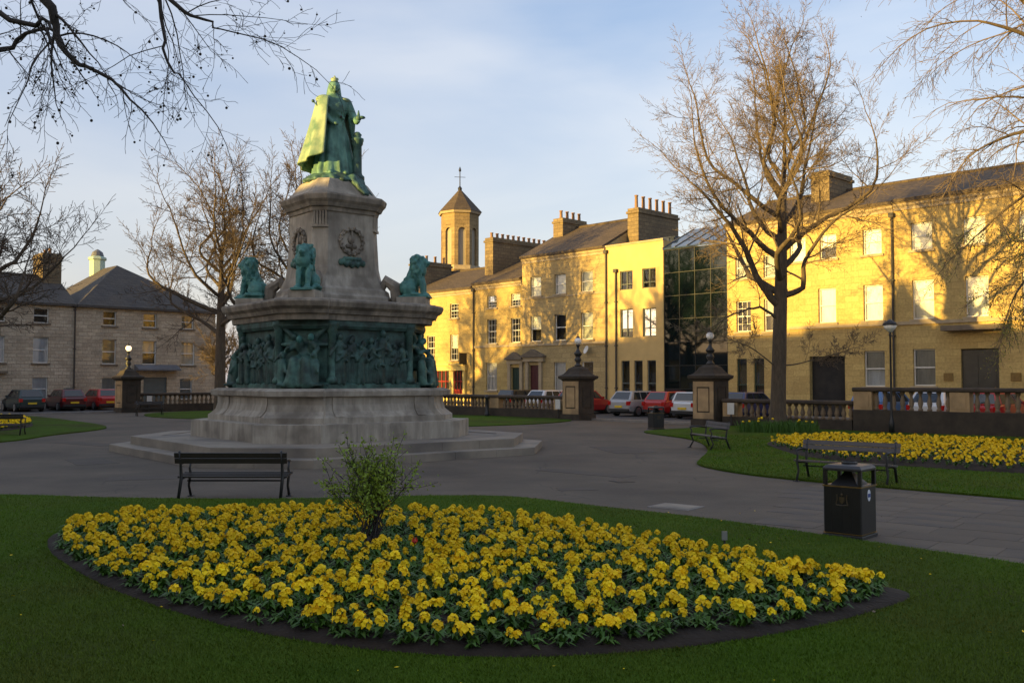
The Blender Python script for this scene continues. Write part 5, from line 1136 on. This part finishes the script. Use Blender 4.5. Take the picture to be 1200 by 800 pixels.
# ------------------------------------------------------------------ litter bins
def litter_bin(p, rz, label):
    t = thing('litter_bin', (*p, .02), rz, label, 'bin', 'black litter bins')
    a_ = .25
    bevel(MB().box(-a_ - .01, a_ + .01, -a_ - .01, a_ + .01, 0, .05).build('base', 'iron', t), .008)
    bevel(MB().box(-a_, a_, -a_, a_, .05, .68).build('body', 'bin', t), .025, 3)
    MB().box(-a_ - .006, a_ + .006, -a_ - .006, a_ + .006, .655, .672).build('gold_band', 'gold', t); MB().box(-a_ - .006, a_ + .006, -a_ - .006, a_ + .006, .06, .07).build('gold_band', 'gold', t)
    for sx in (-1, 1):
        for sy in (-1, 1): MB().box(sx * a_ - .045 * (sx > 0), sx * a_ + .045 * (sx < 0), sy * a_ - .045 * (sy > 0), sy * a_ + .045 * (sy < 0), .68, .86).build('corner_post', 'bin', t)
    MB().lathe([(.25, .68), (.2, .72), (.08, .82), (.06, .86)], 4, rot=R(45)).build('hood_support', 'bin', t)
    o = MB().loft([[(-q_, -q_, z), (q_, -q_, z), (q_, q_, z), (-q_, q_, z)] for q_, z in ((a_ + .002, .86), (a_ + .004, .895), (a_ - .03, .93), (.12, .94))]).build('lid', 'bin_lid', t); bevel(o, .008, 2)
    MB().lathe([(.1, .94), (.1, .965), (.085, .97), (.085, .955)], 16).build('ash_tray', 'iron', t)
    b = MB()
    for k in range(3): b.box(-a_ + .1 + k * .14, -a_ + .105 + k * .14, -a_ - .003, -a_ + .01, .1, .62)
    b.build('panel_groove', 'iron', t)
    # dull gold emblem: shield with two supporters
    b = MB(); b.extr_y([(-.035, .53), (.035, .53), (.035, .48), (0, .44), (-.035, .48)], -a_ - .006, -a_ + .002)
    for s_ in (-1, 1): b.tube([(s_ * .075, -a_ - .003, .44), (s_ * .06, -a_ - .003, .5), (s_ * .065, -a_ - .003, .56)], .009, 5)
    b.tube([(-.08, -a_ - .003, .43), (0, -a_ - .003, .42), (.08, -a_ - .003, .43)], .007, 5); b.ball((0, -a_, .56), .018, 8, 6); b.build('emblem', 'gold_dim', t)
    s_ = MB().loft([[(a_ + d_, .05 * math.cos(2 * math.pi * i / 20), .55 + .075 * math.sin(2 * math.pi * i / 20)) for i in range(20)] for d_ in (-.005, .004)]).build('sticker', 'sticker', t)
    MB().box(a_ + .0, a_ + .0055, -.042, .042, .525, .572).build('sticker_band', 'sticker_blue', s_)
    return t
litter_bin((4.4, 12.3), R(-42), 'black square litter bin with white sticker in the right foreground')
litter_bin((5.95, 38.9), R(20), 'black litter bin in front of the white parked car')
litter_bin((-13.7, 48.2), R(20), 'black litter bin at the left side of the memorial')

# ------------------------------------------------------------------ planting
def plant_parts(rnd, lod=0):
    lv, lf, pv, pf = [], [], [], []
    nl = 11 if lod == 0 else 6
    for i in range(nl):
        az = i * 2.4 + rnd.uniform(-.4, .4); ln = rnd.uniform(.07, .125); el = rnd.uniform(.25, .95); w = ln * rnd.uniform(.28, .38)
        d = Vector((math.cos(az), math.sin(az), 0)); s_ = Vector((-d.y, d.x, 0)); z0 = rnd.uniform(0, .05)
        p0 = Vector((0, 0, z0)); p1 = p0 + d * ln * .55 * math.cos(el) + Vector((0, 0, ln * .62 * math.sin(el) + .02)); p2 = p0 + d * ln * 1.05 + Vector((0, 0, ln * .5 * math.sin(el)))
        b = len(lv); lv += [p0 - s_ * w * .2, p0 + s_ * w * .2, p1 + s_ * w * .5, p1 - s_ * w * .5, p2]; lf += [(b, b + 1, b + 2, b + 3), (b + 3, b + 2, b + 4)]
    nc = rnd.choice((1, 1, 1, 2, 2, 3)) if lod == 0 else rnd.choice((1, 2))
    heads = []
    for c in range(nc):
        a_ = rnd.uniform(0, 6.28); r_ = rnd.uniform(0, .075) if nc > 1 else rnd.uniform(0, .03); hc = Vector((r_ * math.cos(a_), r_ * math.sin(a_), rnd.uniform(.085, .155))); R_ = rnd.uniform(.026, .047)
        b = len(lv); lv += [Vector((0.004, 0, .02)), Vector((-.004, 0, .02)), hc + Vector((-.004, 0, 0)), hc + Vector((.004, 0, 0))]; lf.append((b, b + 1, b + 2, b + 3))
        nfl = rnd.randint(9, 13) if lod == 0 else 5
        for k in range(nfl):
            ph = k * 2.4 + rnd.uniform(-.3, .3); cz = 1 - (k + .5) / nfl * 1.25; cz = max(-.3, min(1, cz)); sr = math.sqrt(max(0, 1 - cz * cz))
            n = Vector((sr * math.cos(ph), sr * math.sin(ph), cz + .15)).normalized(); cpt = hc + n * R_ * rnd.uniform(.8, 1.1); u = n.orthogonal().normalized(); v = n.cross(u); fr = R_ * (rnd.uniform(.48, .66) if lod == 0 else .85)
            b = len(pv); pv.append(cpt - n * fr * .22); m = 10 if lod == 0 else 5
            for j in range(m):
                rr_ = fr * (1.0 if (j % 2 == 0 or lod) else .72); aa = 2 * math.pi * j / m + ph; pv.append(cpt + u * rr_ * math.cos(aa) + v * rr_ * math.sin(aa) + n * rnd.uniform(-.15, .15) * fr)
            pf += [(b, b + 1 + j, b + 1 + (j + 1) % m) for j in range(m)]
    return lv, lf, pv, pf
def to_mesh(name, v, f, mat):
    me = bpy.data.meshes.new(name); me.from_pydata([tuple(p) for p in v], [], f); me.update(); me.materials.append(M[mat]); return me
rnd = random.Random(77)
variants = []
for i in range(14):
    lv, lf, pv, pf = plant_parts(rnd); variants.append((to_mesh('primrose_plant', lv, lf, 'leaf'), to_mesh('flower_head', pv, pf, 'petal'), (lv, lf, pv, pf)))
def scatter(poly, step, jit, inset=.96):
    cx = sum(p[0] for p in poly) / len(poly); cy = sum(p[1] for p in poly) / len(poly); pl = [(cx + (p[0] - cx) * inset, cy + (p[1] - cy) * inset) for p in poly]
    xs = [p[0] for p in pl]; ys = [p[1] for p in pl]; pts = []; y = min(ys); k = 0
    while y < max(ys):
        x = min(xs) + (step / 2 if k % 2 else 0)
        while x < max(xs): pts.append((x + rnd.uniform(-jit, jit), y + rnd.uniform(-jit, jit))); x += step
        y += step * .87; k += 1
    A = np.array(pts); ok = inpoly(A, pl); return [tuple(p) for p in A[ok]]
def bedz(p, poly, top):
    cx = sum(q_[0] for q_ in poly) / len(poly); cy = sum(q_[1] for q_ in poly) / len(poly)
    a_ = math.atan2(p[1] - cy, p[0] - cx); best = min(poly, key=lambda q_: abs((math.atan2(q_[1] - cy, q_[0] - cx) - a_ + math.pi) % (2 * math.pi) - math.pi))
    k = math.hypot(p[0] - cx, p[1] - cy) / max(.01, math.hypot(best[0] - cx, best[1] - cy)); k = min(k, 1)
    zs = ((0, top + .04), (.4, top + .03), (.75, top), (.93, .11), (.985, .075), (1.0, .03))
    for (k0, z0), (k1, z1) in zip(zs, zs[1:]):
        if k <= k1: return z0 + (z1 - z0) * (k - k0) / (k1 - k0)
    return .05
SHRUB = Vector((-1.66, 10.95))
pts = [p for p in scatter(BED, .212, .09, .962) if (Vector(p) - SHRUB).length > .5 and (Vector(p) - Vector((-1.0, 9.72))).length > .15]
pts.sort(key=lambda p: p[1])
GP = 'yellow primroses in the front half of the large bed'
rest = ([], [], [], [])
def accumulate(acc, parts, p, z, rz, sc):
    c, s_ = math.cos(rz) * sc, math.sin(rz) * sc
    for vi, fi in ((0, 1), (2, 3)):
        b = len(acc[vi]); acc[vi].extend([(p[0] + v[0] * c - v[1] * s_, p[1] + v[0] * s_ + v[1] * c, z + v[2] * sc) for v in parts[vi]]); acc[fi].extend([tuple(b + i for i in f) for f in parts[fi]])
for i, p in enumerate(pts):
    vr = rnd.choice(variants); z = bedz(p, BED, .15) - .01; rz = rnd.uniform(0, 6.28); sc = rnd.uniform(.72, 1.3)
    if i < 300:
        o = put('primrose_plant', vr[0], None, (p[0], p[1], z), rz); o.scale = (sc, sc, sc); tag(o, 'yellow primrose plant in the front half of the large flower bed', 'flower', GP)
        put('flower_head', vr[1], o)
    else: accumulate(rest, vr[2], p, z, rz, sc)
for p in scatter(BED, .135, .06, .955):      # leaves between the plants
    if (Vector(p) - SHRUB).length < .25: continue
    vr = rnd.choice(variants)[2]; accumulate(rest, (vr[0], vr[1], [], []), p, bedz(p, BED, .15) - .03, rnd.uniform(0, 6.28), rnd.uniform(.7, 1.05))
def stuff_flowers(name, acc, label):
    o = put(name, to_mesh(name, acc[0], acc[1], 'leaf')); tag(o, label, 'flowers', None, 'stuff'); c = put('flower_heads', to_mesh('flower_heads', acc[2], acc[3], 'petal'), o); tag(c, kind='stuff'); return o
stuff_flowers('primroses', rest, 'mass of yellow primroses filling the far half of the large bed')
low_v = [plant_parts(rnd, 1) for _ in range(12)]
for poly, nm, lab in ((RBED, 'primroses', 'mass of yellow primroses in the right hand flower bed'), (LBED, 'primroses', 'mass of yellow primroses in the small bed at the left edge')):
    acc = ([], [], [], [])
    for p in scatter(poly, .29, .08, .96): accumulate(acc, rnd.choice(low_v), p, bedz(p, poly, .16) - .01, rnd.uniform(0, 6.28), rnd.uniform(1.0, 1.4))
    stuff_flowers(nm, acc, lab)
# one red tulip
t = thing('red_flower', (-1.0, 9.72, .14), 0, 'single small red flower among the yellow primroses', 'flower')
b = MB(); b.tube([(0, 0, 0), (.004, 0, .12), (0, 0, .23)], .005, 5)
for k in range(3): a_ = k * 2.1; b.add([(0, 0, .01), (.03 * math.cos(a_ + .3), .03 * math.sin(a_ + .3), .1), (.07 * math.cos(a_), .07 * math.sin(a_), .16), (.03 * math.cos(a_ - .3), .03 * math.sin(a_ - .3), .1)], [(0, 1, 2, 3)])
b.build('stem', 'leaf', t)
b = MB()
for k in range(6): a_ = k * 1.047; c, s_ = math.cos(a_), math.sin(a_); b.add([(0, 0, .225), (.03 * c - .016 * s_, .03 * s_ + .016 * c, .255), (.022 * c, .022 * s_, .30), (.03 * c + .016 * s_, .03 * s_ - .016 * c, .255)], [(0, 1, 2, 3)])
b.build('bloom', 'petal_red', t)
# young shrub in the bed
TS = Tree(71); PS = {'rmin': .003, 2: dict(n=5, len=.55, ang=(18, 45), up=.12, jit=.15, segs=4, t0=.35, rk=.55, tip=.4), 3: dict(n=5, len=.5, ang=(25, 60), up=.04, jit=.2, segs=3, t0=.2, rk=.6, tip=.5)}
rr = random.Random(8)
for k in range(15):
    a_ = rr.uniform(0, 6.28); r_ = rr.uniform(0, .14); sp = rr.uniform(.06, .36); hh = rr.uniform(.5, .74)
    TS.guide([(r_ * math.cos(a_), r_ * math.sin(a_), 0), (r_ * 1.3 * math.cos(a_) + .04, r_ * 1.3 * math.sin(a_), hh * .5), (sp * math.cos(a_), sp * math.sin(a_), hh)], .012, .005, 1, PS, 3)
TS.guide([(0, 0, .2), (-.15, 0, .55), (-.34, .02, .8)], .009, .003, 2, PS, 3); TS.guide([(0, 0, .2), (.25, 0, .5), (.5, .02, .66)], .009, .003, 2, PS, 3)
ts = TS.finish('young_shrub', (SHRUB.x, SHRUB.y, .14), 'young green shrub growing out of the large flower bed', 'bark_dark', 'bark_dark', cat='shrub')
tipz = [p_ for p_ in TS.tips if p_.z > .34]
V, F = leafy(tipz, 3800, .022, 3, .035); tag(put('leaves', mesh_from_np('leaves', V, F, 'shrub_leaf'), ts), kind='stuff')
# daffodil clump at the foot of the large tree
acc = ([], [], [], [])
rr = random.Random(12)
for k in range(800):
    x = rr.uniform(-1.55, 1.5); y = rr.uniform(-.7, .7)
    if (x / 1.6) ** 2 + (y / .75) ** 2 > 1: continue
    hh = rr.uniform(.3, .5); lx, ly = rr.uniform(-.16, .16), rr.uniform(-.16, .16); b = len(acc[0]); w = .012
    acc[0].extend([(x - w, y, 0), (x + w, y, 0), (x + lx * .4 + w, y + ly * .4, hh * .7), (x + lx * .4 - w, y + ly * .4, hh * .7), (x + lx, y + ly, hh)]); acc[1].extend([(b, b + 1, b + 2, b + 3), (b + 3, b + 2, b + 4)])
da = put('daffodil_clump', to_mesh('daffodil_clump', acc[0], acc[1], 'leaf'), None, (10.2, 36.1, .055)); tag(da, 'clump of green daffodil leaves at the foot of the large tree', 'daffodils', None, 'stuff')
b = MB()
for k in range(11): x, y = rr.uniform(-1.4, 1.4), rr.uniform(-.6, .5); b.ball((x, y, rr.uniform(.38, .55)), (.05, .05, .04), 6, 4)
tag(b.build('daffodil_blooms', 'petal', da, True), kind='stuff')
t = thing('plant_marker', (2.46, 10.95, .1), .4, 'small grey marker stake at the edge of the large bed', 'marker'); MB().box(-.035, .035, -.008, .008, .1, .2).build('plate', 'rim', t); MB().box(-.01, .01, -.006, .006, -.02, .12).build('stake', 'iron', t)
# short grass
def grass(name, poly, holes, n, bounds, seed, hgt, wid, parent_label):
    r = np.random.RandomState(seed); u = r.rand(n); y = bounds[2] * (bounds[3] / bounds[2]) ** u; x = r.uniform(-1, 1, n) * .60 * y + 0
    x = x if bounds[0] is None else r.uniform(bounds[0], bounds[1], n)
    P = np.stack([x, y], 1); ok = inpoly(P, poly)
    for h_ in holes: ok &= ~inpoly(P, h_)
    P = P[ok]; n = len(P); a_ = r.uniform(0, 6.28, n); h_ = hgt * r.uniform(.5, 1.25, n); l_ = h_ * r.uniform(.2, .9, n); la = r.uniform(0, 6.28, n); w_ = wid * r.uniform(.7, 1.3, n) * (1 + .03 * P[:, 1])
    B = np.column_stack([P, np.full(n, .055)]); dx = np.column_stack([np.cos(a_) * w_, np.sin(a_) * w_, np.zeros(n)]); tip = B + np.column_stack([np.cos(la) * l_, np.sin(la) * l_, h_])
    V = np.stack([B - dx, B + dx, tip], 1).reshape(-1, 3)
    tag(put(name, mesh_from_np(name, V, np.arange(3 * n).reshape(n, 3), 'blade')), parent_label, 'grass', None, 'stuff')
BEDH = [(sum(p[0] for p in BED) / len(BED) + (q_[0] - sum(p[0] for p in BED) / len(BED)) * .99, sum(p[1] for p in BED) / len(BED) + (q_[1] - sum(p[1] for p in BED) / len(BED)) * .99) for q_ in BED]
grass('grass', LAWN, [BEDH], 330000, (None, None, 5.6, 17.5), 1, .027, .0040, 'short green grass of the front lawn')
grass('grass', RLAWN, [RBED], 90000, (3.5, 18, 14, 34), 2, .04, .007, 'short green grass of the right lawn')

# ragged lawn edges, fallen petals and crumbs on the path
def edge_grass(name, poly, n, seed, label, ymax):
    r = np.random.RandomState(seed); A = np.array(poly); B = np.roll(A, -1, 0); ln = np.linalg.norm(B - A, axis=1); idx = r.choice(len(A), n, p=ln / ln.sum()); t = r.rand(n, 1)
    P = A[idx] * (1 - t) + B[idx] * t; d = (B - A)[idx]; nr = np.column_stack([d[:, 1], -d[:, 0]]); nr /= np.linalg.norm(nr, axis=1)[:, None] + 1e-9
    if area2(poly) < 0: nr = -nr
    clump = .012 + .02 * np.abs(np.sin(P[:, :1] * 9.1 + P[:, 1:] * 6.3) * np.sin(P[:, :1] * 3.7))
    P = P + nr * r.uniform(-.03, .01, (n, 1)); ok = (P[:, 1] > 5) & (P[:, 1] < ymax) & (np.abs(P[:, 0]) < .62 * P[:, 1]); P, nr, clump = P[ok], nr[ok], clump[ok]; n = len(P)
    a_ = r.uniform(0, 6.28, n); w_ = .0042 * (1 + .03 * P[:, 1]); z = r.uniform(.025, .06, n); Bp = np.column_stack([P, z]); dx = np.column_stack([np.cos(a_) * w_, np.sin(a_) * w_, np.zeros(n)])
    out = nr * (clump * r.uniform(.5, 2.2, (n, 1))) + r.normal(0, .008, (n, 2)); tip = Bp + np.column_stack([out, r.uniform(-.012, .03, n)])
    V = np.stack([Bp - dx, Bp + dx, tip], 1).reshape(-1, 3)
    tag(put(name, mesh_from_np(name, V, np.arange(3 * n).reshape(n, 3), 'blade')), label, 'grass', None, 'stuff')
edge_grass('edge_grass', LAWN, 60000, 11, 'ragged grass along the front lawn edge', 20)
edge_grass('edge_grass', RLAWN, 40000, 12, 'ragged grass along the right lawn edge', 34)
edge_grass('edge_grass', [tuple(p) for p in BED[::-1]], 30000, 13, 'ragged grass round the large flower bed', 20)
def crumbs(name, mat, n, zone, z, size, seed, label):
    r = np.random.RandomState(seed); P = np.column_stack([r.uniform(zone[0], zone[1], n), r.uniform(zone[2], zone[3], n)]); P = P[np.abs(P[:, 0]) < .6 * P[:, 1]]
    on = inpoly(P, LAWN) | inpoly(P, RLAWN); zz = np.where(on, .075, z); n = len(P); a_ = r.uniform(0, 6.28, n); s_ = size * r.uniform(.5, 1.4, n); c = np.column_stack([P, zz])
    u = np.column_stack([np.cos(a_) * s_, np.sin(a_) * s_, r.uniform(-.3, .3, n) * s_]); v = np.column_stack([-np.sin(a_) * s_ * .6, np.cos(a_) * s_ * .6, r.uniform(0, .5, n) * s_])
    V = np.stack([c - u, c + v, c + u, c - v * .8], 1).reshape(-1, 3); V[:, 2] = np.maximum(V[:, 2], .028)
    tag(put(name, mesh_from_np(name, V, np.arange(4 * n).reshape(n, 4), mat)), label, 'litter', None, 'stuff')
crumbs('fallen_leaves', 'twig', 260, (-10, 12, 6, 30), .03, .022, 21, 'small dry leaves scattered over lawn and path')
crumbs('fallen_petals', 'petal', 130, (-6, 5, 5.8, 15), .03, .016, 22, 'a few fallen yellow petals on the front lawn')
